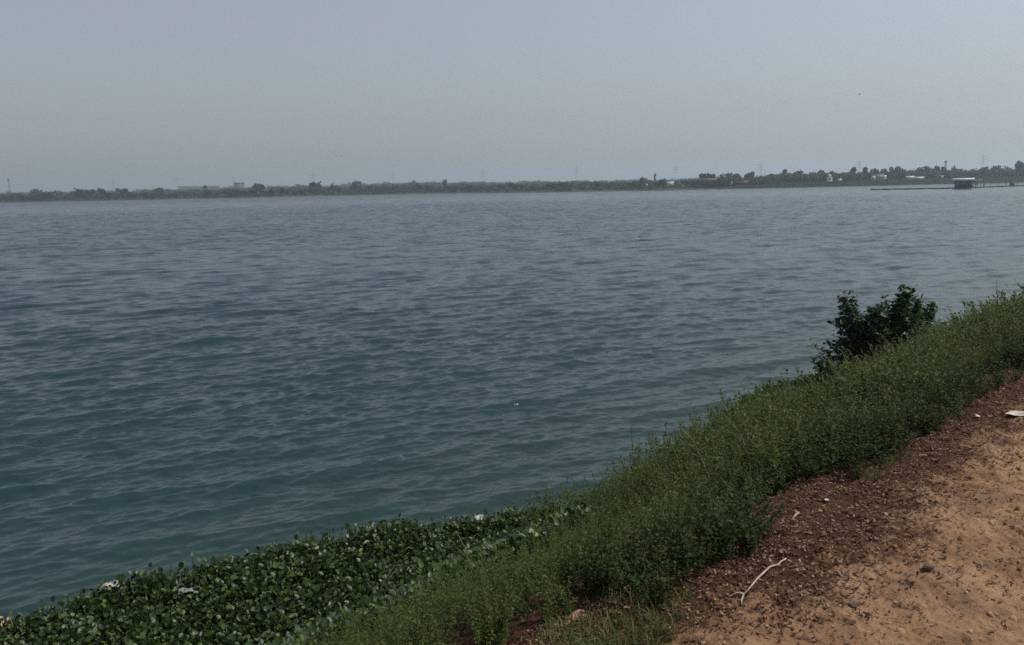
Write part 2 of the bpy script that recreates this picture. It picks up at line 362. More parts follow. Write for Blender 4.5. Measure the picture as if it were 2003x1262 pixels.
def scatter(name, protos, which, pos, rz, scl, tilt, mats, label=None, seed=0):
    """merge many copies of small plants into one mesh (ground cover that nobody could count)"""
    rng = np.random.default_rng(seed); Vs = []; polys = []; ms = []; n = 0; tris = []; quads = []; mt = []; mq = []
    for k, (V, Q, M) in enumerate(protos):
        sel = np.nonzero(which == k)[0]
        if not len(sel): continue
        c, s_ = np.cos(rz[sel]), np.sin(rz[sel]); ta = rng.uniform(0, 6.283, len(sel)); tt = tilt[sel]
        Rz = np.zeros((len(sel), 3, 3)); Rz[:, 0, 0] = c; Rz[:, 0, 1] = -s_; Rz[:, 1, 0] = s_; Rz[:, 1, 1] = c; Rz[:, 2, 2] = 1
        K = np.zeros((len(sel), 3, 3)); ax, ay = np.cos(ta), np.sin(ta)
        K[:, 0, 2] = ay; K[:, 1, 2] = -ax; K[:, 2, 0] = -ay; K[:, 2, 1] = ax
        Rt = np.eye(3)[None] + np.sin(tt)[:, None, None] * K + (1 - np.cos(tt))[:, None, None] * (K @ K)
        X = np.einsum('nij,kj->nki', Rt @ Rz, V) * scl[sel][:, None, None] + pos[sel][:, None, :]
        Vs.append(X.reshape(-1, 3)); off = n + np.arange(len(sel)) * len(V)
        q4 = np.array([q for q in Q if len(q) == 4], int).reshape(-1, 4); q3 = np.array([q for q in Q if len(q) == 3], int).reshape(-1, 3)
        m4 = np.array([m for q, m in zip(Q, M) if len(q) == 4], int); m3 = np.array([m for q, m in zip(Q, M) if len(q) == 3], int)
        quads.append((q4[None] + off[:, None, None]).reshape(-1, 4)); tris.append((q3[None] + off[:, None, None]).reshape(-1, 3))
        mq.append(np.tile(m4, len(sel))); mt.append(np.tile(m3, len(sel))); n += len(sel) * len(V)
    V = np.concatenate(Vs).astype(np.float32); q = np.concatenate(quads); t = np.concatenate(tris); m = np.concatenate(mq + mt)
    me = bpy.data.meshes.new(name); me.vertices.add(len(V)); me.vertices.foreach_set("co", V.ravel())
    li = np.concatenate([q.ravel(), t.ravel()]).astype(np.int32)
    me.loops.add(len(li)); me.loops.foreach_set("vertex_index", li)
    ls = np.concatenate([np.arange(len(q)) * 4, len(q) * 4 + np.arange(len(t)) * 3]).astype(np.int32)
    me.polygons.add(len(ls)); me.polygons.foreach_set("loop_start", ls); me.polygons.foreach_set("material_index", m.astype(np.int32))
    me.update(calc_edges=True)
    for mm in mats: me.materials.append(mm)
    o = bpy.data.objects.new(name, me); sc.collection.objects.link(o); tag(o, label, kind="stuff"); return o

def weed_proto(rng, h=0.55, nb=4, nl=16, L=0.05, w=0.013, lod=0, spread=0.5, stem_r=0.0028):
    """a bushy herb: bent stems carrying alternate narrow leaves"""
    P = Proto()
    for b in range(nb):
        az = rng.uniform(0, 6.283); sp = rng.uniform(0.1, 1) * spread; hh = h * rng.uniform(0.65, 1.05)
        d = np.array([math.cos(az) * sp, math.sin(az) * sp, 1.0]); k = 5; pts = []
        for i in range(k + 1):
            u = i / k; pts.append(np.array([d[0] * hh * u ** 1.2, d[1] * hh * u ** 1.2, hh * (u - 0.10 * sp * u * u)]) + rng.normal(0, 0.008, 3) * u)
        if lod == 0: P.tube(pts, [stem_r * (1 - 0.6 * i / k) for i in range(k + 1)], 3, 1)
        for j in range(nl):
            u = 0.14 + 0.86 * (j + rng.uniform(0, 0.8)) / nl; i = min(int(u * k), k - 1); f = u * k - i
            p = pts[i] * (1 - f) + pts[i + 1] * f; a = az + j * 2.4 + rng.normal(0, 0.4); e = rng.normal(0.35, 0.35) + 0.5 * (u > 0.9)
            V, Q = (leaf5 if lod == 0 else leaf_q)(L * rng.uniform(0.6, 1.25) * (1.15 - 0.45 * u), w * rng.uniform(0.8, 1.3), 0.18, rng.uniform(0.05, 0.35))
            V = V @ frame((math.cos(a) * math.cos(e), math.sin(a) * math.cos(e), math.sin(e)), rng.normal(0, 0.4)).T + p
            P.add(V, Q, 0)
    return P.done()
def hyacinth_proto(rng, nl=8, h=0.30, L=0.085):
    P = Proto()
    for j in range(nl):
        a = j * 2.4 + rng.uniform(-0.3, 0.3); sp = rng.uniform(0.12, 0.75); hh = h * rng.uniform(0.5, 1.15)
        tip = np.array([math.cos(a) * sp * hh, math.sin(a) * sp * hh, hh]); mid = tip * 0.5 + np.array([math.cos(a), math.sin(a), 0]) * 0.02
        P.tube([(0, 0, -0.05), mid, tip], [0.006, 0.009, 0.003], 3, 1)
        e = rng.normal(0.75, 0.45); aa = a + rng.normal(0, 0.5); Lf = L * rng.uniform(0.7, 1.25)
        V, Q = round_leaf(Lf, Lf * rng.uniform(0.72, 0.98), rng.uniform(0.1, 0.55), rng.uniform(-0.15, 0.25), 4)
        P.add(V @ frame((math.cos(aa) * math.cos(e), math.sin(aa) * math.cos(e), math.sin(e)), rng.normal(0, 0.5)).T + tip, Q, 0)
    return P.done()
def grass_proto(rng, h=0.09, n=9, w=0.0022):
    P = Proto()
    for j in range(n):
        a = rng.uniform(0, 6.283); l = rng.uniform(0.1, 0.9); hh = h * rng.uniform(0.4, 1.1)
        b0 = np.array([rng.normal(0, 0.02), rng.normal(0, 0.02), 0]); px = np.array([-math.sin(a), math.cos(a), 0]) * w
        c1 = b0 + np.array([math.cos(a) * l * hh * 0.35, math.sin(a) * l * hh * 0.35, hh * 0.6]); c2 = b0 + np.array([math.cos(a) * l * hh, math.sin(a) * l * hh, hh * (1 - 0.4 * l)])
        P.add([b0 - px, b0 + px, c1 + px * 0.8, c1 - px * 0.8, c2], [(0, 1, 2, 3), (3, 2, 4, 4)], 0)
    return P.done()
def litter_proto(rng, L=0.0175):
    P = Proto(); n = 3; V = []; w = L * rng.uniform(0.35, 0.6); curl = rng.uniform(0.15, 0.6)
    for i in range(n + 1):
        u = i / n; ww = w / 2 * math.sin(math.pi * (0.08 + 0.86 * u)); z = curl * L * (u - 0.5) ** 2 * 2.4
        V += [(L * (u - 0.5), ww, z + ww * rng.uniform(0.2, 1.0)), (L * (u - 0.5), 0, z), (L * (u - 0.5), -ww, z + ww * rng.uniform(0.2, 1.0))]
    P.add(V, [q for i in range(n) for q in ((i*3, i*3+1, i*3+4, i*3+3), (i*3+1, i*3+2, i*3+5, i*3+4))], 0)
    return P.done()

def mat_edge(t):   # s beyond which the floating mat takes over from the weeds on the bank
    return np.interp(t, [-20, 0, 2, 3.3, 4.4, 5.6, 6.4, 7.2], [4.0, 4.1, 4.2, 4.0, 4.2, 5.2, 6.2, 7.5])
def mat_outer(t):
    return np.interp(t, [-20, -2, 1.1, 2.1, 3.6, 4.8, 6.1, 7.0], [8.4, 8.15, 8.2, 8.3, 7.85, 7.4, 6.6, 6.2])
def weed_outer(t): return np.interp(t, [-20, 6, 7, 9, 11, 13, 18, 35, 80], [5.8, 6.1, 6.2, 6.1, 6.2, 6.4, 6.6, 6.8, 6.8])
def canopy(s, t):
    h = 0.22 + 0.66 * fbm(s * 0.8, t * 0.7, 61, 3) + 0.42 * (fbm(s * 2.4, t * 2.4, 63, 2) - 0.5)
    h = h * (1 - 0.52 * (1 - sstep(4.6, 7.0, t)) * sstep(2.2, 3.2, s))
    return h * (0.55 + 0.45 * sstep(1.95, 2.7, s))

def build_weeds():
    rng = np.random.default_rng(7)
    pr0 = [weed_proto(rng, 1.0, 8, 30, L * 0.68, w * 0.72, 0, sp, 0.0035) for L, w, sp in ((0.11, 0.034, 0.6), (0.10, 0.04, 0.8), (0.125, 0.030, 0.55), (0.09, 0.036, 0.9), (0.115, 0.042, 0.7), (0.09, 0.03, 0.8))]
    pr1 = [weed_proto(rng, 1.0, 7, 22, L * 0.8, w * 0.85, 1, sp) for L, w, sp in ((0.15, 0.055, 0.6), (0.13, 0.06, 0.8), (0.17, 0.05, 0.6))]
    def spots(t0, t1, dens, lo, hi):
        n = int((t1 - t0) * 5.2 * dens); t = rng.uniform(t0, t1, n); s = rng.uniform(1.9, 7.0, n)
        edge = 1.98 + 0.28 * (fbm(t * 1.6, t * 0 + 3, 71, 3) - 0.35)
        lim = np.where(t < 6.6, np.maximum(mat_edge(t), 4.3) + 0.25 + 0.9 * (fbm(t * 1.5, s * 1.5, 73, 2) - 0.5), weed_outer(t))
        gap = fbm(s * 1.1, t * 1.1, 77, 3) > 0.24
        open_ = (t < 2.55) & (s < 1.92 + (2.55 - t) * 0.35)
        k = (s > edge) & (s < lim) & gap & ~open_
        return s[k], t[k]
    for nm, mats, protos, t0, t1, dens, label, sd in (("weed_cover", [M_WEED, M_STEM], pr0, -6, 13, 72, "dense fine leaved green weeds covering the near slope beside the dirt road", 1),
                                                   ("weed_cover", [M_WEED, M_WEED], pr1, 13, 75, 42, "green weeds along the far stretch of the bank behind the dark shrub", 2)):
        s, t = spots(t0, t1, dens, 0, 0); n = len(s); xy = BN[None] * s[:, None] + BD[None] * t[:, None]
        z = bank_z(s, t) - 0.02; pos = np.concatenate([xy, z[:, None]], 1)
        scl = canopy(s, t) * rng.uniform(0.6, 1.25, n) * 0.92; scl = np.minimum(scl, 0.34 + 0.4 * sstep(3.2, 6.0, t))
        dark = (s < 2.5 + 0.4 * fbm(t, t * 0, 79, 2))
        o = scatter(nm, protos, rng.integers(0, len(protos), n), pos, rng.uniform(0, 6.28, n), scl, rng.normal(0, 0.12, n), mats, label, sd)
    # broader plants and long grass mixed in, in drifts
    prb = [weed_proto(rng, 1.0, 6, 12, 0.17, 0.075, 0, 0.75, 0.006) for _ in range(4)]; prg = [grass_proto(rng, 1.0, 16, 0.012) for _ in range(5)]
    for nm, pr_, dens, seed, thr, hs, mats, label, sd in (("broad_weed_cover", prb, 14, 151, 0.56, 0.78, [M_SHRUB2, M_STEM], "broader bright green weeds mixed in drifts among the fine leaved ones", 21),
                                                ("long_grass", prg, 16, 157, 0.58, 0.92, [M_SHRUB2], "long green grass blades standing among the bank weeds", 22)):
        s, t = spots(-4, 30, dens, 0, 0); k = (fbm(s * 0.9, t * 0.9, seed, 3) > thr) & ((t > 7.0) | (s < 3.2)); s, t = s[k], t[k]; n = len(s)
        xy = BN[None] * s[:, None] + BD[None] * t[:, None]
        scatter(nm, pr_, rng.integers(0, len(pr_), n), np.concatenate([xy, bank_z(s, t)[:, None] - 0.02], 1), rng.uniform(0, 6.28, n), canopy(s, t) * hs * rng.uniform(0.7, 1.25, n), rng.normal(0, 0.14, n), mats, label, sd)
    # lower blue-green weeds hanging over the road edge
    n = 900; t = rng.uniform(2.4, 14, n); s = rng.uniform(1.72, 2.25, n) + 0.16 * (fbm(t * 1.6, t * 0 + 3, 71, 3) - 0.35)
    k = (fbm(s * 2, t * 1.5, 83, 2) > 0.42); s, t = s[k], t[k]; n = len(s)
    xy = BN[None] * s[:, None] + BD[None] * t[:, None]; pos = np.concatenate([xy, bank_z(s, t)[:, None] - 0.01], 1)
    prd = [weed_proto(rng, 1.0, 6, 14, 0.13, 0.05, 0, 0.9, 0.006) for _ in range(4)]
    scatter("edge_weed_cover", prd, rng.integers(0, 4, n), pos, rng.uniform(0, 6.28, n), rng.uniform(0.14, 0.34, n), rng.normal(0, 0.25, n), [M_WEED_DARK, M_WEED_DARK], "low grey green weeds spilling onto the edge of the dirt road", 3)
build_weeds()

def build_hyacinth():
    rng = np.random.default_rng(9)
    pr = [hyacinth_proto(rng, rng.integers(10, 16), 0.21, 0.047) for _ in range(8)]
    n = 15000; t = rng.uniform(-9, 7.4, n); s = rng.uniform(3.4, 9.4, n)
    k = (s > np.maximum(mat_edge(t) - 0.35, 4.35)) & (s < mat_outer(t) + 0.35 * (fbm(t * 1.3, t * 0 + 5, 91, 3) - 0.5))
    s, t = s[k], t[k]
    # small rafts further along the water's edge
    n2 = 1500; t2 = rng.uniform(11.2, 17, n2); s2 = rng.uniform(5.9, 7.6, n2); k2 = s2 < 6.95 + 0.75 * (fbm(t2 * 0.9, t2 * 0 + 2, 93, 2)) - 0.25 * sstep(14.5, 17, t2)
    s = np.concatenate([s, s2[k2]]); t = np.concatenate([t, t2[k2]]); n = len(s)
    z = np.maximum(bank_z(s, t), 0.0); xy = BN[None] * s[:, None] + BD[None] * t[:, None]
    scl = 0.72 + 0.5 * fbm(s * 0.9, t * 0.9, 95, 3)
    scatter("water_hyacinth", pr, rng.integers(0, len(pr), n), np.concatenate([xy, z[:, None]], 1), rng.uniform(0, 6.28, n), scl * rng.uniform(0.8, 1.15, n), rng.normal(0, 0.12, n), [M_HYA, M_HYA], "floating mat of glossy round leaved water hyacinth along the shore", 4)
build_hyacinth()

def build_short_grass():
    rng = np.random.default_rng(13); pr = [grass_proto(rng, 0.085, 10) for _ in range(5)]
    n = 9000; t = rng.uniform(1.2, 9, n); s = rng.uniform(1.3, 2.15, n)
    a = np.exp(-((t - 2.05) / 0.42) ** 2 - ((s - 1.74) / 0.20) ** 2) * 1.2 + np.exp(-((t - 4.6) / 0.5) ** 2 - ((s - 1.72) / 0.08) ** 2) * 0.5
    k = a * (0.35 + 1.2 * fbm(s * 5, t * 5, 97, 3)) > rng.uniform(0.15, 1, n); s, t = s[k], t[k]; n = len(s)
    xy = BN[None] * s[:, None] + BD[None] * t[:, None]
    scatter("short_grass", pr, rng.integers(0, 5, n), np.concatenate([xy, bank_z(s, t)[:, None] - 0.004], 1), rng.uniform(0, 6.28, n), rng.uniform(0.5, 1.2, n), rng.normal(0, 0.15, n), [M_GRASS], "sparse yellowish short grass at the corner of the dirt road", 5)
build_short_grass()

def build_litter():
    rng = np.random.default_rng(17); pr = [litter_proto(rng) for _ in range(8)]
    n = 150000; t = 1.5 + 11.5 * rng.uniform(0, 1, n) ** 1.8; s = rng.uniform(-0.3, 2.2, n)
    m = np.clip(humus_mask(s, t), 0, 1) * (0.4 + 0.9 * fbm(s * 3, t * 3, 99, 3)) + 0.06 * (fbm(s * 4, t * 4, 98, 3) > 0.58) + 0.010
    k = m > rng.uniform(0, 1, n); s, t = s[k], t[k]; n = len(s)
    xy = BN[None] * s[:, None] + BD[None] * t[:, None]
    scatter("leaf_litter", pr, rng.integers(0, 8, n), np.concatenate([xy, bank_z(s, t)[:, None] + 0.004], 1), rng.uniform(0, 6.28, n), rng.uniform(0.5, 1.25, n) ** 1.6, rng.normal(0, 0.4, n), [M_LITTER], "dry brown leaf litter scattered over the dark verge of the road", 6)
    # crumbs of earth and grit
    def crumb(rng):
        P = Proto(); V = []; 
        for (x, y, z) in ((-1,-1,0),(1,-1,0),(1,1,0),(-1,1,0),(-.7,-.7,1),(.7,-.7,1),(.7,.7,1),(-.7,.7,1)):
            V.append((x * 0.009 * rng.uniform(0.4, 1.4), y * 0.009 * rng.uniform(0.4, 1.4), z * 0.009 * rng.uniform(0.4, 1.5) - 0.002))
        P.add(V, [(4,5,6,7),(0,1,5,4),(1,2,6,5),(2,3,7,6),(3,0,4,7)], 0); return P.done()
    pr = [crumb(rng) for _ in range(8)]; n = 4200; t = rng.uniform(1.5, 14, n); s = rng.uniform(-1.2, 2.0, n)
    k = fbm(s * 2.5, t * 2.5, 103, 3) > rng.uniform(0.3, 0.85, n); s, t = s[k], t[k]; n = len(s)
    xy = BN[None] * s[:, None] + BD[None] * t[:, None]
    m = leaf_mat("earth_crumb", [(0.09, 0.045, 0.026), (0.22, 0.125, 0.075), (0.42, 0.27, 0.17)], 0.9, 0.0, 0.2)
    scatter("grit", pr, rng.integers(0, 8, n), np.concatenate([xy, bank_z(s, t)[:, None]], 1), rng.uniform(0, 6.28, n), rng.uniform(0.3, 1.3, n) ** 1.5, rng.normal(0, 0.2, n), [m], "loose crumbs of earth and grit on the dirt road", 8)
build_litter()

# ---------------------------------------------------------------- shrubs and single plants on the bank
def shrub(name, loc, lobes, leafL, mat, label, cat, seed, nleaf=16, r0=0.022):
    """woody shrub: branching stems to points inside the lobes, leaves round the twig ends"""
    rng = np.random.default_rng(seed); root = empty(name, loc); stems = MB(); P = Proto()
    for (cx, cy, cz, rx, ry, rz_, nb) in lobes:
        for b in range(nb):
            v = rng.normal(0, 1, 3); v /= np.linalg.norm(v); f = rng.uniform(0.35, 1.0)
            e = np.array([cx + v[0] * rx * f, cy + v[1] * ry * f, max(0.12, cz + v[2] * rz_ * f)])
            b0 = np.array([cx * 0.25 + rng.normal(0, 0.05), cy * 0.25 + rng.normal(0, 0.05), 0.0])
            m1 = b0 * 0.62 + e * 0.38 + np.array([rng.normal(0, 0.05), rng.normal(0, 0.05), 0.10]); m2 = b0 * 0.25 + e * 0.75 + rng.normal(0, 0.04, 3)
            stems.tube([b0, m1, m2, e], [r0 * 0.5, r0 * 0.36, r0 * 0.2, r0 * 0.08], 4)
            for j in range(nleaf):
                u = rng.uniform(0.45, 1.0); p = (m1 * (1 - u) + m2 * u) if rng.random() < 0.35 else (m2 * (1 - u) + e * u)
                p = p + rng.normal(0, 0.035, 3); a = rng.uniform(0, 6.283); el = rng.normal(0.25, 0.5); L = leafL * rng.uniform(0.6, 1.25)
                V, Q = round_leaf(L, L * 0.58, 0.25, 0.2, 3)
                P.add(V @ frame((math.cos(a) * math.cos(el), math.sin(a) * math.cos(el), math.sin(el)), rng.normal(0, 0.6)).T + p, Q)
    stems.build("stems", M_BARK, root)
    V, Q, M = P.done(); mesh_obj("foliage", V, Q, mat, None, False, None, root)
    return tag(root, label, cat)
def on_bank(s, t, dz=0.0):
    xy = st(s, t); return (xy[0], xy[1], max(float(bank_z(s, t)), 0.0) + dz)
def leafy_lobes(*l): return l
# right = +x of the picture as seen from the road; lobes are in world axes relative to the root
shrub("dark_shrub", on_bank(5.9, 15.5, -0.05), [(-0.62, 0.1, 1.25, 0.36, 0.4, 0.70, 64), (-0.15, 0.0, 1.33, 0.50, 0.5, 0.66, 105), (0.28, 0.0, 1.50, 0.38, 0.4, 0.60, 70), (0.42, 0.0, 2.02, 0.18, 0.2, 0.26, 16), (-0.72, 0.1, 1.92, 0.22, 0.2, 0.24, 12), (0.62, 0.0, 1.75, 0.16, 0.2, 0.16, 9), (-1.0, 0.1, 0.9, 0.14, 0.2, 0.4, 10)], 0.115, M_BUSH,
      "tall dark broad leaved shrub with gaps, standing against the lake on the bank", "shrub", 21)
shrub("low_shrub", on_bank(6.4, 15.2, -0.05), [(-0.45, 0.2, 0.62, 0.26, 0.26, 0.26, 14)], 0.10, M_BUSH, "small dark twiggy shrub at the water's edge just left of the tall dark shrub", "shrub", 22, 10)
shrub("low_shrub", on_bank(6.3, 19.0, -0.05), [(-0.1, 0.0, 1.25, 0.45, 0.4, 0.36, 30)], 0.12, M_SHRUB2, "low bright green leafy shrub just right of the tall dark shrub", "shrub", 23)
shrub("low_shrub", on_bank(6.2, 28.0, -0.05), [(0.0, 0.0, 1.0, 0.6, 0.5, 0.35, 22), (0.8, 0.5, 1.15, 0.5, 0.5, 0.35, 20)], 0.13, M_SHRUB2, "small leafy shrub poking above the far weeds against the lake", "shrub", 24)

def tall_weed(name, s, t, h, label, seed, n=3, mat=None, L=0.085, w=0.022):
    rng = np.random.default_rng(seed); V, Q, M = weed_proto(rng, h, n, 26, L, w, 0, 0.22, 0.0045)
    root = empty(name, on_bank(s, t, -0.02)); M = np.array(M); Q = list(Q)
    for nm, k in (("leaves", 0), ("stems", 1)):
        mesh_obj(nm, V, [q for q, m_ in zip(Q, M) if m_ == k], mat or M_WEED, None, False, None, root)
    return tag(root, label, "weed", "tall weeds sticking out of the bank")
tall_weed("tall_weed", 5.45, 7.0, 0.75, "feathery tall weed sticking up over the water, nearest to the hyacinth", 31, 4)
tall_weed("tall_weed", 5.85, 7.6, 1.10, "tall weed over the water in the middle of the near green clump", 32, 4)
tall_weed("tall_weed", 5.9, 8.5, 0.95, "short bushy weed over the water, right of the tallest near weeds", 33, 4)
tall_weed("tall_weed", 6.0, 9.7, 1.15, "slim tall weed leaning over the water just before the second hyacinth raft", 34, 2)
tall_weed("tall_weed", 6.2, 24.5, 1.35, "thin bare topped weed standing against the lake right of the dark shrub", 35, 2)

M_STRAW = simple("straw", (0.26, 0.22, 0.13), 0.7, 0.3, 12)
def dry_stalk(s, t, h, lean, label):
    b = MB(); x, y, z = on_bank(s, t, -0.03); lx, ly = lean
    b.tube([(0, 0, 0), (lx * 0.2 * h, ly * 0.2 * h, h * 0.4), (lx * 0.55 * h, ly * 0.55 * h, h * 0.78), (lx * h, ly * h, h)], [0.0035, 0.003, 0.0024, 0.001], 5)
    for f, sg in ((0.5, 1), (0.66, -1), (0.8, 1)):
        b.tube([(lx * f * f * h, ly * f * f * h, h * f), (lx * f * f * h + 0.09 * sg, ly * f * f * h + 0.03, h * f + 0.08)], [0.0018, 0.0008], 4)
    o = b.build("dry_stalk", M_STRAW, None, True); o.location = (x, y, z); tag(o, label, "stalk")
dry_stalk(4.6, 2.75, 0.62, (0.35, 0.1), "thin pale dead stalk leaning right over the hyacinth at the bottom left")
dry_stalk(3.6, 3.0, 0.55, (-0.25, 0.1), "short pale dead stalk leaning left among the near low weeds")
dry_stalk(2.5, 4.1, 0.60, (-0.45, 0.2), "straw coloured dead stalk leaning left in the dark weeds by the road")
dry_stalk(2.45, 4.5, 0.55, (-0.4, 0.1), "second straw coloured dead stalk in the dark weeds by the road, farther from the viewer")
dry_stalk(3.6, 8.4, 0.8, (0.3, -0.1), "long dead stalk rising from the middle of the green weed bank")
def reed(name, loc, n, h, label, seed):
    rng = np.random.default_rng(seed); P = Proto()
    for j in range(n):
        a = rng.uniform(0, 6.28); l = rng.uniform(0.15, 0.8); hh = h * rng.uniform(0.6, 1.1); px = np.array([-math.sin(a), math.cos(a), 0]) * 0.011; prev = None; V = []
        for i in range(6):
            u = i / 5; c = np.array([math.cos(a) * l * hh * u * u, math.sin(a) * l * hh * u * u, hh * (u - 0.35 * l * u ** 3)]); ww = 1 - 0.9 * u
            V += [c - px * ww, c + px * ww]
        P.add(V, [(2*i, 2*i+1, 2*i+3, 2*i+2) for i in range(5)])
    V, Q, M = P.done(); o = mesh_obj(name, V, Q, M_REED, None, False, None, None, loc); return tag(o, label, "reed")
M_REED = leaf_mat("reed_blade", [(0.16, 0.20, 0.08), (0.28, 0.30, 0.14)], 0.5, 0.3, 0.4)
reed("reed_tuft", on_bank(6.1, 12.6, 0), 16, 0.95, "pale yellowish reed tuft among the weeds beside the second hyacinth raft", 41)

# ---------------------------------------------------------------- litter and sticks
def stick(name, pts, rads, twigs, label, dz=0.012):
    root = empty(name, on_bank(*pts[0], 0)); b = MB()
    def p3(s, t, h): 
        q = on_bank(s, t, h); return (q[0] - root.location.x, q[1] - root.location.y, q[2] - root.location.z)
    P = [p3(s, t, dz + 0.006 * (i % 2)) for i, (s, t) in enumerate(pts)]; b.tube(P, rads, 7)
    if twigs: b.build("shaft", M_STICK, root, True)
    for tw in twigs:
        c = MB(); c.tube([p3(s, t, dz) for s, t in tw], [0.0042, 0.0036, 0.0024][:len(tw)], 6); c.build("twig", M_STICK, root, True)
    if not twigs:
        bpy.data.objects.remove(root); o = mesh_obj(name, [on_bank(s, t, dz)[0:3] for s, t in pts][:0] or np.array(b.V) + np.array(on_bank(*pts[0], 0)), b.Q, M_STICK, None, True); return tag(o, label, "stick")
    return tag(root, label, "stick")
stick("dry_stick", [(1.512, 2.69), (1.515, 2.76), (1.535, 2.85), (1.533, 2.95), (1.538, 3.03), (1.545, 3.07), (1.545, 3.115)], [0.003, 0.0035, 0.0044, 0.0042, 0.0034, 0.0032, 0.0042],
      [[(1.512, 2.69), (1.50, 2.655), (1.478, 2.62)], [(1.513, 2.70), (1.532, 2.68), (1.545, 2.655)]], "pale bent dry stick with a forked end lying on the dark leaf litter")
stick("dry_stick", [(1.765, 3.60), (1.77, 3.66), (1.775, 3.70)], [0.004, 0.006, 0.004], [], "short pale stick lying at the foot of the weeds")
stick("dry_stick", [(1.985, 2.44), (1.975, 2.52), (1.97, 2.58), (1.985, 2.63)], [0.003, 0.005, 0.006, 0.004], [[(1.97, 2.58), (1.955, 2.60), (1.94, 2.60)]], "thin pale twig at the top of the leaf littered slope, near the clay slabs")

def crumple(name, loc, size, seed, mat, label, cat, amp=0.3, rz=0.0, n=14, group=None):
    rng = np.random.default_rng(seed); u = np.linspace(-1, 1, n); X, Y = np.meshgrid(u, u)
    Z = amp * (fbm(X * 1.6 + seed, Y * 1.6, seed, 3) - 0.5) * 2 + amp * 0.5 * (fbm(X * 5, Y * 5, seed + 3, 2) - 0.5)
    edge = 1 + 0.5 * (fbm(np.arctan2(Y, X) * 1.2, X * 0, seed + 7, 3) - 0.5)
    X2 = X * edge * size[0] / 2; Y2 = Y * edge * size[1] / 2; Z2 = (Z - Z.min()) * min(size[:2]) * 0.6 + 0.004
    i = np.arange(n * n).reshape(n, n); Q = np.stack([i[:-1, :-1], i[:-1, 1:], i[1:, 1:], i[1:, :-1]], -1).reshape(-1, 4)
    o = mesh_obj(name, np.stack([X2, Y2, Z2], -1).reshape(-1, 3), Q, mat, None, True, None, None, loc); o.rotation_euler.z = rz
    md = o.modifiers.new("thickness", 'SOLIDIFY'); md.thickness = 0.0015
    return tag(o, label, cat, group)
M_PLASTIC = simple("pale_plastic", (0.36, 0.37, 0.34), 0.4, 0.1, 12)
M_CLOTH = simple("pale_cloth", (0.58, 0.50, 0.43), 0.8, 0.12, 25)
M_GREYPL = simple("grey_plastic", (0.2, 0.22, 0.21), 0.35, 0.12, 12)
crumple("cloth_rag", on_bank(1.37, 6.27, 0.0), (0.22, 0.10), 51, M_CLOTH, "crumpled whitish rag lying on the dirt road at the right edge", "rag", 0.38, R(-24), 18)
crumple("plastic_bag", on_bank(8.25, 1.95, 0.20), (0.18, 0.11), 52, M_PLASTIC, "white torn plastic bag caught on the hyacinth near the left shore", "plastic bag", 0.7, 0.3)
crumple("plastic_bag", on_bank(7.6, 2.5, 0.20), (0.22, 0.10), 53, M_GREYPL, "flat grey plastic piece lying on the hyacinth right of the white torn bag", "plastic bag", 0.35, 0.4)
crumple("plastic_bag", on_bank(6.6, 5.55, 0.30), (0.12, 0.09), 54, M_PLASTIC, "small white plastic scrap at the outer edge of the hyacinth, far end of the mat", "plastic bag", 0.8, 0.9)
for i, (s, t, sz, lab) in enumerate(((1.74, 5.55, 0.035, "pale paper scrap at the weeds' edge, nearest the whitish rag's left"), (1.62, 6.1, 0.04, "pale paper scrap on the verge straight behind the whitish rag"), (1.74, 3.95, 0.03, "tiny white scrap on the dark verge just above the short pale stick"))):
    crumple("paper_scrap", on_bank(s, t, 0.004), (sz, sz * 0.7), 60 + i, M_CLOTH, lab, "paper scrap", 0.4, i, 6)

def rock(name, loc, size, seed, mat, label, cat, rz=0.0, rough=0.35):
    rng = np.random.default_rng(seed); n, m = 9, 14; V = []; Q = []
    off = rng.normal(0, 1, (6, 3)); off /= np.linalg.norm(off, axis=1)[:, None]; cut = rng.uniform(0.55, 0.9, 6)
    for i in range(n + 1):
        th = math.pi * i / n
        for j in range(m):
            ph = 2 * math.pi * j / m; d = np.array([math.sin(th) * math.cos(ph), math.sin(th) * math.sin(ph), math.cos(th)]); r = 1.0
            for o_, c in zip(off, cut):
                q = d @ o_
                if q > 1e-3: r = min(r, c / q)
            r *= 1 + rough * (float(vnoise(d[0] * 3 + seed, d[1] * 3 + d[2] * 2, seed)) - 0.5)
            V.append(d * r * np.array(size) / 2)
    for i in range(n):
        for j in range(m): Q.append((i*m+j, (i+1)*m+j, (i+1)*m+(j+1) % m, i*m+(j+1) % m))
    o = mesh_obj(name, np.array(V), np.array(Q), mat, None, False, None, None, loc); o.rotation_euler.z = rz; return tag(o, label, cat)
M_CLAY = simple("clay", (0.36, 0.22, 0.145), 0.95, 0.3, 18); M_STONE = simple("dark_stone", (0.07, 0.045, 0.035), 0.9, 0.3, 20)
rock("clay_slab", on_bank(2.04, 2.14, -0.005), (0.15, 0.06, 0.045), 71, M_CLAY, "tan clay slab at the top of the bank, nearest to the viewer", "clay slab", R(40))
rock("clay_slab", on_bank(2.06, 2.27, -0.005), (0.13, 0.055, 0.04), 72, M_CLAY, "tan clay slab beside the nearest one, farther along the road edge", "clay slab", R(48))
rock("clay_slab", on_bank(2.03, 2.45, -0.005), (0.14, 0.05, 0.035), 73, M_CLAY, "brown flat clay slab half under the weeds, beside the thin pale twig", "clay slab", R(44))
rock("stone", on_bank(1.06, 3.46, 0.01), (0.055, 0.035, 0.035), 74, M_STONE, "dark angular stone standing alone on the pale dirt", "stone", 0.2)
rock("stone", on_bank(1.16, 2.92, 0.004), (0.04, 0.03, 0.025), 75, M_STONE, "small dark stone on the pale dirt below the stick's right", "stone", 0.5)
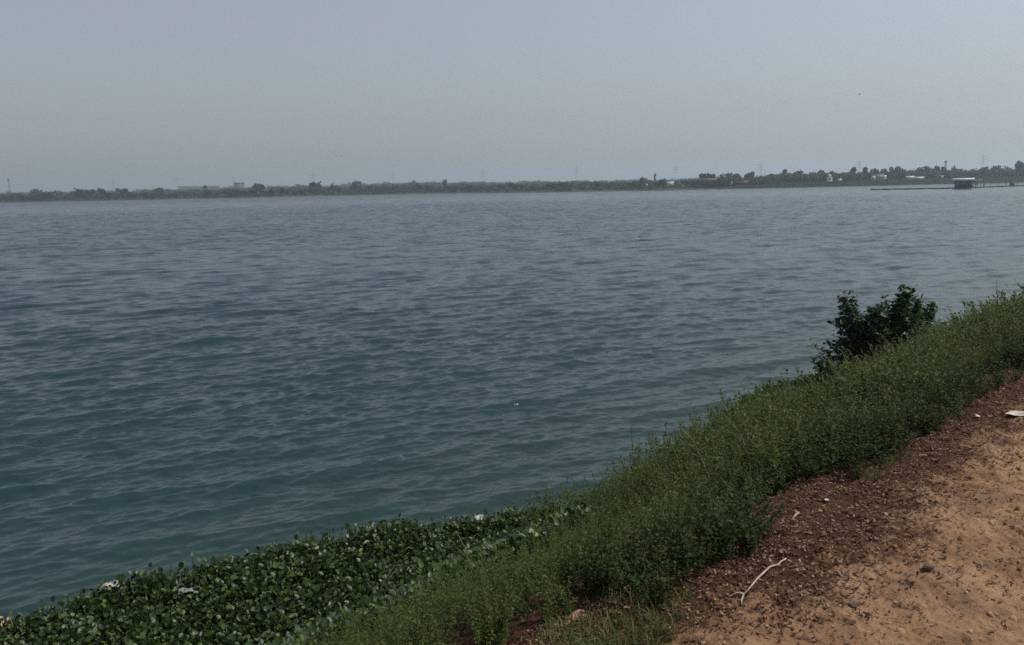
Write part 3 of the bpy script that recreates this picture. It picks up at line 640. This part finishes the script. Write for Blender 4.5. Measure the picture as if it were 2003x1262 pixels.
rock("driftwood", on_bank(8.55, 0.98, 0.10), (0.95, 0.20, 0.14), 76, simple("weathered_wood", (0.46, 0.33, 0.25), 0.85, 0.3, 9), "pinkish tan driftwood lying at the waterline in the left corner", "driftwood", R(-14))

# ---------------------------------------------------------------- far shore
SH = [(-600, 860), (-300, 850), (0, 811), (200, 745), (500, 668), (700, 664), (860, 650), (950, 590), (1080, 520), (1300, 500), (1420, 515), (1700, 560), (2003, 637), (2200, 720), (2450, 860)]
def shore(px): return float(np.interp(px, [a for a, _ in SH], [b for _, b in SH]))
M_FARLAND = simple("far_land", (0.045, 0.050, 0.028), 0.95, 0.45, 0.02, 0.0, 0.05)
M_DAM = simple("dam_stone_pitching", (0.022, 0.026, 0.018), 0.95, 0.45, 0.35, 0.0, 0.0)
M_DAMPATH = simple("dam_path", (0.22, 0.20, 0.16), 0.95, 0.2, 0.4)
def far_sheet():
    pxs = np.arange(-1400, 3300, 12.0); V = []; prof = [(-25, -2.0), (0, 0.0), (3, 0.45), (14, 0.7), (40, 1.0), (150, 1.6), (500, 2.4), (1500, 3.0), (4000, 3.2), (9000, 3.2)]
    pts = []
    for px in pxs:
        D = shore(px) + 6 * (float(fbm(px * 0.02, 3, 111, 3)) - 0.5); a = math.atan2(*ray(px, horizon(px))[:2])
        for d, z in prof: pts.append(((D + d) * math.sin(a), (D + d) * math.cos(a), z + (0.5 * float(vnoise(px * 0.05, d * 0.01, 113)) if d > 10 else 0)))
    n, m = len(pxs), len(prof); i = np.arange(n * m).reshape(n, m)
    Q = np.stack([i[:-1, :-1], i[1:, :-1], i[1:, 1:], i[:-1, 1:]], -1).reshape(-1, 4)[:, ::-1]
    tag(mesh_obj("far_land", np.array(pts), Q, M_FARLAND, None, True), kind="structure")
far_sheet()
def far_dam():
    pxs = np.arange(1395, 2650, 10.0); pts = []; prof = [(-12, -3.0, 0), (0, -0.02, 0), (9.0, 1, 0), (9.6, 1, 1), (13, 1, 1), (22, 0.25, 0)]
    mats = []
    for k, px in enumerate(pxs):
        H = np.interp(px, [1395, 1440, 1560, 1700, 2003, 2600], [0.9, 2.0, 3.3, 4.0, 4.3, 4.4]); D = shore(px) - 1; a = math.atan2(*ray(px, horizon(px))[:2])
        for d, z, _ in prof: pts.append(((D + d) * math.sin(a), (D + d) * math.cos(a), z if z < 0 else z * H))
    n, m = len(pxs), len(prof); i = np.arange(n * m).reshape(n, m)
    Q = np.stack([i[:-1, :-1], i[1:, :-1], i[1:, 1:], i[:-1, 1:]], -1)
    mi = np.tile([0, 0, 1, 1, 0], n - 1); Q = Q.reshape(-1, 4)[:, ::-1]
    tag(mesh_obj("embankment", np.array(pts), Q, [M_DAM, M_DAMPATH], mi), kind="structure")
far_dam()

# tree prototypes: crown of leaf clumps around a few limbs (unit height 1)
def tree_proto(kind, seed):
    rng = np.random.default_rng(seed); P = Proto(); T = MB()
    lob = {"round": [(0, 0, 0.62, 0.34, 0.36)] + [(rng.uniform(-.26, .26), rng.uniform(-.26, .26), rng.uniform(.42, .78), .2, .19) for _ in range(5)],
           "spreading": [(rng.uniform(-.5, .5), rng.uniform(-.4, .4), rng.uniform(.58, .85), .26, .15) for _ in range(9)],
           "tall": [(rng.uniform(-.1, .1), rng.uniform(-.1, .1), z, .17, .15) for z in (.42, .55, .68, .8, .9)],
           "crested": [(rng.uniform(-.14, .14), rng.uniform(-.14, .14), rng.uniform(.72, .9), .17, .13) for _ in range(5)] + [(0.08, 0, .5, .10, .1)],
           "bushy": [(rng.uniform(-.5, .5), rng.uniform(-.4, .4), rng.uniform(.25, .62), .36, .28) for _ in range(8)]}[kind]
    n = 44 if kind != "bushy" else 50
    T.tube([(0, 0, -0.02), (0.02, 0.01, 0.22), (0.0, 0.0, 0.5)], [0.030, 0.022, 0.014], 5)
    for (cx, cy, cz, r, h) in lob:
        T.tube([(0, 0, 0.3), (cx * 0.5, cy * 0.5, 0.3 + (cz - 0.3) * 0.6), (cx, cy, cz)], [0.016, 0.010, 0.005], 4)
        for j in range(n):
            v = rng.normal(0, 1, 3); v /= np.linalg.norm(v); f = rng.uniform(0.35, 1.08) ** 0.6
            c = np.array([cx + v[0] * r * f, cy + v[1] * r * f, cz + v[2] * h * f]); sz = rng.uniform(0.035, 0.075)
            M = frame(rng.normal(0, 1, 3), rng.uniform(0, 6.28)); q = np.array([(-1, -.7, .2), (.9, -.8, -.1), (1.1, .8, .2), (-.8, .9, 0)]) * sz
            P.add(q @ M.T + c, [(0, 1, 2, 3)])
    V, Q, _ = P.done(); return (V, Q), (T.V, T.Q)
PROTO = {}
for k, kd in enumerate(("round", "spreading", "tall", "crested", "bushy")):
    for v in range(3):
        (V, Q), (TV, TQ) = tree_proto(kd, 200 + k * 10 + v)
        for c, mat in enumerate(M_CROWN):
            co = mesh_obj("crown", V, Q, mat); to = None
            PROTO[(kd, v, c)] = [co.data, None]; bpy.data.objects.remove(co)
        to = mesh_obj("trunk", TV, TQ, M_TRUNK, None, True)
        for c in range(4): PROTO[(kd, v, c)][1] = to.data
        bpy.data.objects.remove(to)
TR = random.Random(5)
def land_z(px, back):
    return float(np.interp(back, [0, 3, 14, 40, 150, 500, 1500], [0, .45, .7, 1.0, 1.6, 2.4, 3.0]))
def tree(px, ytop, width, back, kind, colour, label, group=None, name=None, base=None):
    """px, ytop, width: where its top stands and how wide it looks; back: metres behind the waterline"""
    D = shore(px) + back; zb = land_z(px, back) if base is None else base; h = max(1.2, z_of(px, ytop, D) - zb); wid = width * D / F0
    root = empty(name or {"round": "round_tree", "spreading": "spreading_tree", "tall": "tall_tree", "crested": "bare_stemmed_tree", "bushy": "thicket_tree"}[kind], far(px, D, zb - 0.1), TR.uniform(0, 6.28))
    base_w = {"round": 0.85, "spreading": 1.25, "tall": 0.46, "crested": 0.52, "bushy": 1.45}[kind]
    cm, tm = PROTO[(kind, TR.randrange(3), {"dark": 0, "green": 1, "olive": 2, "brown": 3}[colour])]
    for nm, me in (("crown", cm), ("trunk", tm)):
        o = bpy.data.objects.new(nm, me); sc.collection.objects.link(o); o.parent = root; o.scale = (wid / base_w, wid / base_w, h)
    return tag(root, label, "tree", group)
for a in (
    (17, 382, 18, 25, "bushy", "dark", "low dark thicket at the very left end of the far shore"),
    (66, 378, 36, 40, "bushy", "dark", "wide dark rounded thicket right of the left mast"),
    (72, 368, 24, 260, "round", "green", "hazy domed tree rising behind the wide dark thicket on the left"),
    (95, 374, 22, 60, "round", "green", "mid green tree between the wide dark thicket and the tallest left tree"),
    (115, 371, 16, 200, "round", "olive", "small hazy tree left of the tallest tree of the left shore"),
    (152, 365, 15, 60, "round", "dark", "tallest dark tree of the left shore, with a narrow rounded head"),
    (172, 370, 24, 70, "spreading", "dark", "broad dark tree just right of the tallest left tree"),
    (199, 366, 14, 120, "round", "dark", "dark round topped tree between the tallest left tree and the hazy clump"),
    (213, 377, 10, 30, "tall", "dark", "slim dark tree close to the water below the round topped tree"),
    (238, 367, 20, 110, "spreading", "dark", "spreading dark tree left of the brownish tree"),
    (311, 366, 22, 150, "spreading", "brown", "brownish bare looking tree on the left shore"),
    (402, 363, 9, 220, "tall", "dark", "dark narrow tree in front of the long pale building"),
    (507, 357, 26, 110, "round", "green", "big rounded tree right of the concrete block building"),
    (533, 366, 12, 30, "round", "dark", "dark tree low on the shore, first of four right of the block building"),
    (551, 366, 11, 30, "round", "dark", "dark tree low on the shore, second of four right of the block building"),
    (588, 368, 13, 30, "round", "dark", "dark tree low on the shore, third of four right of the block building"),
    (611, 357, 12, 60, "tall", "dark", "dark upright tree directly left of the round headed tall tree"),
    (625, 352, 13, 110, "round", "dark", "round headed tall dark tree at the highest point of the left treeline"),
    (652, 355, 14, 200, "round", "green", "hazy round tree right of the round headed tall tree"),
    (697, 354, 20, 200, "spreading", "green", "flat spreading hazy tree before the faint middle pylon"),
    (808, 351, 22, 300, "round", "olive", "hazy domed tree halfway along the far shore"),
    (871, 349, 10, 150, "round", "dark", "small round dark treetop standing out of the middle of the wood"),
    (935, 362, 20, 60, "bushy", "dark", "dark olive thicket on the tip of the low peninsula"),
    (1043, 361, 22, 70, "bushy", "dark", "dark thicket low behind the peninsula's grassy shore"),
    (1100, 355, 24, 120, "round", "green", "rounded hazy tree left of the lone dark tree"),
    (1168, 355, 9, 40, "round", "dark", "lone small dark tree in the middle of the grassy shore"),
    (1243, 354, 26, 60, "bushy", "dark", "dark bushy tree left of the white shed"),
    (1256, 345, 14, 110, "round", "brown", "brownish tall tree left of the white shed"),
    (1281, 340, 4, 300, "tall", "green", "single thin treetop poking above the wood left of the white shed"),
    (1296, 349, 14, 60, "round", "dark", "dark round tree directly behind the white shed"),
    (1352, 350, 26, 60, "bushy", "dark", "dark thicket between the white shed and the first big dark clump"),
    (1386, 339, 30, 70, "spreading", "dark", "flat topped dark tree at the left end of the big dark clump"),
    (1432, 336.5, 38, 90, "round", "green", "wide domed grey green tree in the big dark clump"),
    (1461, 337, 13, 60, "crested", "dark", "forked dark tree right of the wide domed tree"),
    (1470, 337, 11, 60, "tall", "dark", "upright dark tree right of the forked dark tree"),
    (1509, 338, 24, 60, "round", "green", "domed grey green tree below the right hand pylon"),
    (1534, 332, 8, 60, "tall", "dark", "leaning narrow tall tree left of the white tiered shrine"),
    (1560, 334, 15, 70, "crested", "dark", "spreading crested dark tree between the leaning tree and the ball shaped tree"),
    (1605, 331, 11, 60, "crested", "dark", "ball shaped dark treetop on a thin stem left of the white tiered shrine"),
    (1625, 336, 9, 70, "round", "dark", "small dark tree directly above the white tiered shrine"),
    (1655, 335, 30, 60, "round", "green", "wide grey green tree right of the white tiered shrine"),
    (1668, 327, 10, 90, "crested", "dark", "small round crest rising above the wide tree right of the shrine"),
    (1692, 328, 9, 60, "tall", "dark", "dark narrow treetop left of the pale village house"),
    (1718, 329, 24, 70, "spreading", "dark", "spreading dark tree above the pale village house"),
    (1749, 324.5, 16, 120, "spreading", "dark", "flat canopy tree like a plate above the others"),
    (1767, 327, 11, 80, "round", "dark", "low dark dome right of the flat canopy tree"),
    (1803, 323, 26, 60, "round", "dark", "pointed top dark tree left of the small mast"),
    (1838, 322, 24, 70, "round", "dark", "broad dark tree just left of the small mast"),
    (1866, 321, 18, 80, "round", "green", "grey green rounded tree right of the small mast"),
    (1925, 324, 18, 60, "round", "dark", "dark tree under the rightmost pylon"),
    (1946, 323, 16, 70, "spreading", "dark", "flat topped dark tree right of the rightmost pylon"),
    (1965, 321, 18, 80, "round", "green", "rounded grey green tree left of the rightmost tall tree"),
    (1994, 315, 12, 60, "crested", "dark", "rightmost tall tree with a high round tuft"),
): tree(*a)

def skyline(px): return float(np.interp(px, [-400, 0, 150, 300, 500, 650, 800, 1000, 1200, 1340, 1400, 1500, 1600, 1680, 1780, 1900, 2003, 2500],
                                        [382, 374, 371, 368, 361, 357, 353, 351.5, 349, 346, 341, 341, 340, 334, 332, 328, 326, 312]))
RG = random.Random(11)
for lo, hi, step, back, drop, cols, group, label in (
    (-140, 520, 9, (20, 160), (3, 13), ("green", "dark", "olive", "green"), "hazy trees of the left far shore", "hazy grey green tree in the low wood of the left far shore"),
    (520, 930, 10, (20, 160), (4, 16), ("green", "olive", "green", "dark"), "hazy trees of the middle far shore", "faint tree in the hazy wood of the middle far shore"),
    (930, 1360, 11, (45, 200), (4, 12), ("green", "olive", "green", "dark"), "hazy trees behind the peninsula", "faint tree in the pale wood behind the low peninsula"),
    (1360, 2130, 6, (24, 60), (4, 13), ("dark", "dark", "green", "dark"), "dark trees along the right embankment", "dark tree in the continuous row behind the right embankment")):
    px = lo
    while px < hi:
        y = skyline(px) + RG.uniform(*drop)
        tree(px, y, RG.uniform(11, 24), RG.uniform(*back), RG.choice(["round", "bushy", "round", "spreading", "bushy"]), RG.choice(cols), label, group, None, 0.8 if lo > 1300 else None)
        px += step * RG.uniform(0.7, 1.3)

def far_wood():
    rng = np.random.default_rng(77); P = []
    for v in range(3):
        (V, Q), _ = tree_proto("bushy", 400 + v); P.append((V, Q, [0] * len(Q)))
    pos = []; sc_ = []; n = 1500
    for i in range(n):
        px = rng.uniform(-700, 2500); back = rng.choice([260, 420, 650, 950, 1400]) * rng.uniform(0.8, 1.2); D = shore(px) + back
        y = skyline(px) + 1.5 + rng.normal(0, 1.3) + 2.0 * (float(fbm(px * 0.02, back * 0.01, 121, 3)) - 0.5) + (4 if back < 500 else 0); z = land_z(px, back)
        h = max(3.0, z_of(px, y, D) - z); pos.append(far(px, D, z - 0.3)); sc_.append(h)
    which = rng.integers(0, 3, n)
    scatter("far_wood", P, which, np.array(pos), rng.uniform(0, 6.28, n), np.array(sc_), np.zeros(n), [M_CROWN[1]], "hazy wood fading into the distance behind the far shore", 9)
    # scrub at the foot of the trees
    n = 1500; pos = []; sc_ = []
    for i in range(n):
        px = rng.uniform(-400, 2200); back = rng.uniform(16, 120) if px < 1380 else rng.uniform(34, 70)
        D = shore(px) + back; pos.append(far(px, D, land_z(px, back) - 0.1)); sc_.append(rng.uniform(1.0, 3.4) if px < 1380 else rng.uniform(5.0, 7.5) * (1.2 if px < 1520 else 1.45))
    scatter("shore_scrub", P, rng.integers(0, 3, n), np.array(pos), rng.uniform(0, 6.28, n), np.array(sc_), np.zeros(n), [M_CROWN[2]], "low scrub along the far shore at the foot of the trees", 10)
far_wood()

# ---------------------------------------------------------------- pylons and masts
M_STEEL = simple("galvanised_steel", (0.20, 0.21, 0.22), 0.5, 0.1, 0.5, 0.3)
def pylon(px, ytop, D, label, arms=3, w=0.12):
    H = z_of(px, ytop, D) - 2.6; root = empty("pylon", far(px, D, 2.6), -math.atan2(*ray(px, horizon(px))[:2]))
    b = MB(); lv = [0, 0.22, 0.42, 0.58, 0.72, 0.84, 0.94, 1.0]; wd = [3.6, 2.6, 1.9, 1.35, 1.0, 0.9, 0.7, 0.15]
    cor = lambda i: [Vector((sx * wd[i] * H / 38, sy * wd[i] * H / 38, lv[i] * H)) for sx, sy in ((-1, -1), (1, -1), (1, 1), (-1, 1))]
    for i in range(len(lv) - 1):
        A, B = cor(i), cor(i + 1)
        for k in range(4):
            b.tube([A[k], B[k]], w, 4); b.tube([A[k], B[(k + 1) % 4]], w * 0.5, 3); b.tube([A[(k + 1) % 4], B[k]], w * 0.5, 3); b.tube([B[k], B[(k + 1) % 4]], w * 0.5, 3)
    b.build("lattice_tower", M_STEEL, root)
    for j in range(arms):
        z = H * (0.66 + 0.13 * j); L = H * (0.20 - 0.03 * j); c = MB()
        for sx in (-1, 1):
            for sy in (-1, 1):
                c.tube([(0, sy * 0.5, z), (sx * L, 0, z + 0.2)], w * 0.8, 3); c.tube([(0, sy * 0.5, z + 1.6), (sx * L, 0, z + 0.2)], w * 0.7, 3)
            c.tube([(sx * L, 0, z + 0.2), (sx * L, 0, z - 1.5)], w * 0.6, 3)
        c.build("cross_arm", M_STEEL, root)
    return tag(root, label, "pylon", "pylons of the distant power line")
for px, y, D, lab in ((224, 347, 1900, "faint lattice pylon over the left shore, the leftmost of the row"), (349, 345, 1900, "faint lattice pylon just left of the long pale building"),
    (458, 345, 1800, "faint lattice pylon directly behind the concrete block building"), (614, 340, 1800, "faint lattice pylon above the round headed tall tree"),
    (770, 336, 1700, "faint lattice pylon halfway between left edge and middle of the wood"), (946, 332, 1600, "lattice pylon behind the tip of the peninsula"),
    (1128, 325, 1500, "slim lattice pylon left of the white shed, next to the clearest one"), (1321, 325, 1350, "clearest lattice pylon with visible cross arms above the white shed"),
    (1487, 320, 1350, "lattice pylon above the big dark clump of trees"), (1680, 315, 1350, "faint lattice pylon right of the white tiered shrine"), (1920, 304, 1250, "tall lattice pylon above the floating pump house, the rightmost of the row")):
    pylon(px, y, D, lab)
def mast(px, ytop, D, r, label, dish):
    H = z_of(px, ytop, D) - 2.0; root = empty("mast", far(px, D, 2.0)); b = MB()
    for k in range(3):
        a = k * 2.09; b.tube([(math.cos(a) * r, math.sin(a) * r, 0), (math.cos(a) * r * 0.6, math.sin(a) * r * 0.6, H)], 0.16, 4)
    for i in range(14):
        z0, z1 = H * i / 14, H * (i + 1) / 14
        for k in range(3):
            a0, a1 = k * 2.09, (k + 1) * 2.09; q0 = r * (1 - 0.4 * i / 14); b.tube([(math.cos(a0) * q0, math.sin(a0) * q0, z0), (math.cos(a1) * q0, math.sin(a1) * q0, z1)], 0.1, 3)
    b.build("lattice_tower", M_STEEL, root)
    c = MB()
    for k in range(3): a = k * 2.09 + 0.5; c.box((math.cos(a) * r, math.sin(a) * r, H * dish), (0.5, 0.5, H * 0.09), a)
    c.tube([(0, 0, H), (0, 0, H * 1.06)], 0.1, 4); c.build("antenna", M_STEEL, root)
    return tag(root, label, "mast")
mast(21, 347.5, 1050, 1.1, "dark telecom mast at the far left end of the shore", 0.9)
mast(1848, 314, 760, 0.9, "small telecom mast rising from the trees left of the rightmost pylon", 0.93)

# ---------------------------------------------------------------- far buildings
M_WHITE = simple("whitewash", (0.72, 0.72, 0.70), 0.7, 0.1, 0.4); M_PALE = simple("pale_plaster", (0.42, 0.41, 0.38), 0.8, 0.15, 0.4); M_CONC = simple("grey_concrete", (0.12, 0.12, 0.115), 0.85, 0.2, 0.4)
M_ROOFW = simple("pale_sheet_roof", (0.70, 0.72, 0.74), 0.45, 0.1, 0.5); M_ROOFR = simple("rusty_roof", (0.20, 0.09, 0.07), 0.8, 0.25, 0.5); M_DARK = simple("dark_opening", (0.02, 0.022, 0.025), 0.4, 0.1, 1)
def house(name, px, y0, y1, wpx, D, label, wall, roofm, style="gable", nwin=2, cat="house"):
    """y0..y1: top and bottom of what shows; the walls go down to the land"""
    D = max(D, shore(px) + 19) if px > 1395 else D; zt = z_of(px, y0, D); zb = min(z_of(px, y1, D), 3.0) if D < 900 else 2.2; W = wpx * D / F0; H = zt - zb; dep = W * 0.6
    root = empty(name, far(px, D, zb), -math.atan2(*ray(px, horizon(px))[:2])); wh = H * (0.62 if style == "gable" else 0.88)
    b = MB(); b.box((0, 0, wh / 2), (W, dep, wh)); b.build("wall", wall, root)
    r = MB()
    if style == "gable":
        o = 0.06 * W; X = W / 2 + o; Y = dep / 2 + o
        r.quadmesh([(-X, -Y, wh + .02), (X, -Y, wh + .02), (X, Y, wh + .02), (-X, Y, wh + .02), (-X, 0, H), (X, 0, H)], [(0, 1, 5, 4), (2, 3, 4, 5), (1, 2, 5), (3, 0, 4), (3, 2, 1, 0)])
    else:
        r.box((0, 0, wh + (H - wh) / 2 + 0.01), (W * 1.05, dep * 1.05, H - wh))
    r.build("roof", roofm, root)
    for k in range(nwin):
        w = MB(); x = W * (-0.5 + (k + 0.5) / nwin); w.box((x, -dep / 2 - 0.01, wh * 0.55), (min(1.2, W / nwin * 0.4), 0.08, wh * 0.35)); w.build("window" if k != nwin // 2 or nwin == 1 else "door", M_DARK, root)
    return tag(root, label, cat)
house("long_building", 390, 364, 372, 66, 2300, "long pale low building on the left skyline", M_CONC, M_CONC, "flat", 9, "building")
house("block_building", 469, 357, 370, 17, 1200, "tall grey concrete block building on the left skyline", M_CONC, M_CONC, "flat", 4, "building")
house("shed", 1311, 355.5, 363, 13, 570, "bright white shed alone on the grassy shore", M_WHITE, M_WHITE, "gable", 1)
house("hut", 1265, 360, 364, 3, 560, "tiny white hut left of the bright white shed", M_WHITE, M_WHITE, "gable", 1)
house("hut", 1391, 354.5, 362.5, 7, 545, "white hut at the left foot of the big dark clump", M_WHITE, M_WHITE, "gable", 1)
house("hut", 1382, 355, 359, 5, 560, "small pale hut left of the white hut at the dark clump", M_PALE, M_PALE, "flat", 1)
house("house", 1388, 349.5, 356, 26, 545, "long low reddish roofed house below the flat topped dark tree", M_CONC, M_ROOFR, "gable", 3)
house("house", 1452, 354, 359, 20, 548, "low reddish roofed house between the pale low hut and the embankment", M_CONC, M_ROOFR, "gable", 2)
house("hut", 1430, 355, 361, 4, 545, "narrow white hut under the wide domed tree", M_WHITE, M_WHITE, "flat", 1)
house("hut", 1440, 357, 361, 6, 550, "pale low hut right of the narrow white hut", M_PALE, M_PALE, "gable", 1)
house("house", 1540, 350.5, 354, 16, 572, "long low pale roofed house under the leaning narrow tree", M_CONC, M_ROOFW, "gable", 3)
house("house", 1604, 341, 345, 7, 600, "white roofed house just under the ball shaped treetop", M_CONC, M_ROOFW, "gable", 1)
house("house", 1587, 346, 350, 6, 590, "dim pale house left of the white tiered shrine", M_PALE, M_CONC, "flat", 1)
house("hut", 1643, 350, 354, 6, 575, "small white hut right of the white tiered shrine", M_WHITE, M_WHITE, "gable", 1)
house("house", 1708, 343.5, 347, 7, 585, "small white walled house left of the larger pale village house", M_WHITE, M_WHITE, "flat", 1)
house("house", 1721, 340.5, 348, 13, 590, "larger pale village house under the spreading dark tree", M_PALE, M_PALE, "flat", 3)
house("hut", 1731, 343, 347, 4, 585, "tiny white hut right of the larger pale village house", M_WHITE, M_WHITE, "gable", 1)
house("house", 1780, 344.5, 349, 12, 592, "low pale roofed house left of the bright roofed one", M_PALE, M_ROOFW, "gable", 2)
house("house", 1798, 346, 349.5, 14, 594, "low bright roofed house beside the embankment path", M_WHITE, M_ROOFW, "gable", 2)
house("house", 1834, 340.5, 346, 10, 605, "dim grey house half hidden in trees left of the pump house", M_CONC, M_CONC, "flat", 2)
house("hut", 1842, 344, 348, 5, 600, "dim pale hut beside the half hidden grey house", M_PALE, M_PALE, "gable", 1)
def shrine(px, D):
    D = shore(px) + 19; zb = 2.6; root = empty("shrine", far(px, D, zb), 0); H = z_of(px, 340, D) - zb
    for nm, z0, z1, w in (("base", 0, .30, 3.4), ("lower_tier", .31, .62, 3.0), ("upper_tier", .63, .85, 2.0)):
        b = MB(); b.box((0, 0, H * (z0 + z1) / 2), (w, w, H * (z1 - z0))); b.box((0, 0, H * z1 - 0.1), (w * 1.15, w * 1.15, 0.2)); b.build(nm, M_WHITE, root)
    t = MB(); t.tube([(0, 0, H * .85), (0, 0, H * .92), (0, 0, H)], [0.9, 0.6, 0.08], 8); t.build("spire", M_WHITE, root, True)
    d = MB(); d.box((0, -1.55, H * .45), (0.8, 0.12, H * .2)); d.build("door", M_DARK, root)
    tag(root, "white tiered shrine standing on the right embankment", "shrine")
shrine(1622, 566)

# ---------------------------------------------------------------- floating pump house and its jetty
M_PONT = simple("dark_pontoon", (0.03, 0.035, 0.04), 0.6, 0.2, 1.0); M_SHEDW = simple("blue_grey_sheet", (0.055, 0.075, 0.10), 0.6, 0.2, 1.0)
def jetty():
    p0 = far(1703, 343.6); p1 = far(1885, 346.1); p2 = far(2003, 400); p3 = far(2250, 520)
    root = empty("jetty", p0); P = [np.array(p) - p0 for p in (p0, p1, p2, p3)]
    deck = MB(); fl = MB()
    for a, b in zip(P[:-1], P[1:]):
        d = b - a; L = float(np.linalg.norm(d)); an = math.atan2(d[1], d[0]); n = max(1, int(L / 4))
        for i in range(n):
            c = a + d * (i + 0.5) / n; deck.box((c[0], c[1], 0.40), (L / n - 0.03, 1.6, 0.16), an); fl.box((c[0], c[1], 0.13), (L / n * 0.94, 1.5, 0.37), an)
    deck.build("deck", M_PONT, root); fl.build("float", M_PONT, root)
    for i, px in enumerate((1908, 1923, 1936, 1951, 1966, 1990)):
        f = (px - 1885) / (2003 - 1885); c = P[1] * (1 - f) + P[2] * f; q = MB(); q.tube([(c[0], c[1], 0.6), (c[0], c[1], 2.1 if i != 1 else 2.6)], 0.09 if i > 1 else 0.2, 6); q.build("post", M_PONT, root)
    for hgt in (1.35, 1.9):
        r = MB(); c0 = P[1] + (P[2] - P[1]) * 0.15; c1 = P[2]; r.tube([(c0[0], c0[1], hgt), (c1[0], c1[1], hgt)], 0.035, 4); r.build("rail", M_PONT, root)
    tag(root, "long dark floating jetty reaching out across the lake at right", "jetty")
    return p0, P
jp0, jP = jetty()
def pump_house():
    c = far(1885, 346.1, 0.49); an = -math.atan2(*ray(1885, horizon(1885))[:2]); root = empty("pump_house", c, an)
    b = MB(); b.box((0, 0, 1.2), (5.4, 3.2, 2.4)); b.build("wall", M_SHEDW, root)
    r = MB(); r.quadmesh([(-3.7, -2.3, 2.55), (3.7, -2.3, 2.55), (3.7, 2.3, 2.95), (-3.7, 2.3, 2.95), (-3.7, -2.3, 3.2), (3.7, -2.3, 3.2), (3.7, 2.3, 3.45), (-3.7, 2.3, 3.45)], [(3,2,1,0),(4,5,6,7),(0,1,5,4),(1,2,6,5),(2,3,7,6),(3,0,4,7)]); r.build("roof", M_ROOFW, root)
    for x in (-2.9, 2.9):
        p = MB(); p.tube([(x, -1.9, 0), (x, -1.9, 2.58)], 0.09, 6); p.build("post", M_PONT, root)
    d = MB(); d.box((-0.6, -1.61, 1.0), (0.9, 0.06, 1.95)); d.build("door", M_DARK, root)
    w = MB(); w.box((1.4, -1.61, 1.4), (1.1, 0.06, 0.8)); w.build("window", M_DARK, root)
    tag(root, "dark floating pump house with a wide white roof on the jetty", "pump house")
    f = (1979 - 1885) / 118; q = jP[1] * (1 - f) + jP[2] * f + jp0; root = empty("equipment_cabinet", (q[0], q[1], 0.49), an)
    b = MB(); b.box((0, 0, 0.65), (1.7, 1.1, 1.3)); b.build("cabinet_body", M_SHEDW, root); l = MB(); l.box((0, 0, 1.36), (1.85, 1.25, 0.1)); l.build("lid", M_PONT, root); tag(root, "dark box cabinet on the jetty near the right edge", "cabinet")
    f = (1900 - 1885) / 118; q = jP[1] * (1 - f) + jP[2] * f + jp0; root = empty("pump_motor", (q[0], q[1], 0.49), an)
    b = MB(); b.tube([(-0.5, 0, 0.5), (0.5, 0, 0.5)], 0.42, 12); b.build("motor_body", M_PONT, root, True); l = MB(); l.box((0, 0, 0.05), (1.0, 0.7, 0.1)); l.build("base", M_PONT, root); tag(root, "small dark pump unit on the jetty right beside the pump house", "pump")
    # pipe gantry reaching back to the embankment
    a = far(1904, 385, 0); g = empty("pipe_gantry", a); e = far(1922, 420, 0) - a; m = MB(); m.tube([(0, 0, 2.7), (e[0], e[1], 2.9)], 0.28, 8); m.build("pipe", M_CONC, g, True)
    for u in (0.1, 0.5, 0.9):
        t = MB(); t.tube([(e[0] * u, e[1] * u, -1), (e[0] * u, e[1] * u, 2.5)], 0.12, 6); t.build("support", M_PONT, g)
    tag(g, "grey raised pipe behind the jetty right of the pump house", "pipe")
pump_house()

# ---------------------------------------------------------------- birds
def bird(name, loc, span, az, bank, mats, label):
    root = empty(name, loc, az); root.rotation_euler.x = bank
    b = MB(); L = span * 0.42; b.tube([(0, -L * .55, 0), (0, -L * .4, .0), (0, -L * .1, 0), (0, L * .25, .01 * span), (0, L * .42, .03 * span), (0, L * .55, .02 * span)], [L * .02, L * .07, L * .13, L * .10, L * .06, L * .01], 8)
    body = b.build("body", mats[0], root, True)
    for sx in (-1, 1):
        w = MB(); ys = [(0.02, .12, -.12, .0), (.25, .13, -.10, .09), (.5, .04, -.10, .05)]; V = []
        for x, y0, y1, z in ys:
            for th in (0.006, -0.006): V += [(sx * x * span, y0 * span, (z + th) * span), (sx * x * span, y1 * span, (z + th) * span)]
        Q = []
        for i in range(2):
            a = i * 4; c = a + 4; Q += [(a, a+1, c+1, c), (a+2, c+2, c+3, a+3), (a, c, c+2, a+2), (a+1, a+3, c+3, c+1)]
        w.quadmesh(V, Q + [(0, 2, 3, 1), (8, 9, 11, 10)]); w.build("wing", mats[1], root)
    return tag(root, label, "bird")
M_BIRD = simple("dark_feather", (0.05, 0.05, 0.05), 0.8, 0.2, 8); M_EGRET = simple("white_feather", (0.8, 0.8, 0.78), 0.8, 0.1, 8)
d = ray(1681, 185); bird("bird", np.array([0, 0, HC]) + d * 90, 0.55, 0.9, 0.35, (M_BIRD, M_BIRD), "tiny dark bird flying high above the right shore")
d = ray(664, 306); bird("bird", np.array([0, 0, HC]) + d * 110, 1.25, 0.3, 0.1, (M_EGRET, M_BIRD), "pale bodied bird gliding low over the lake at left")

add_haze()
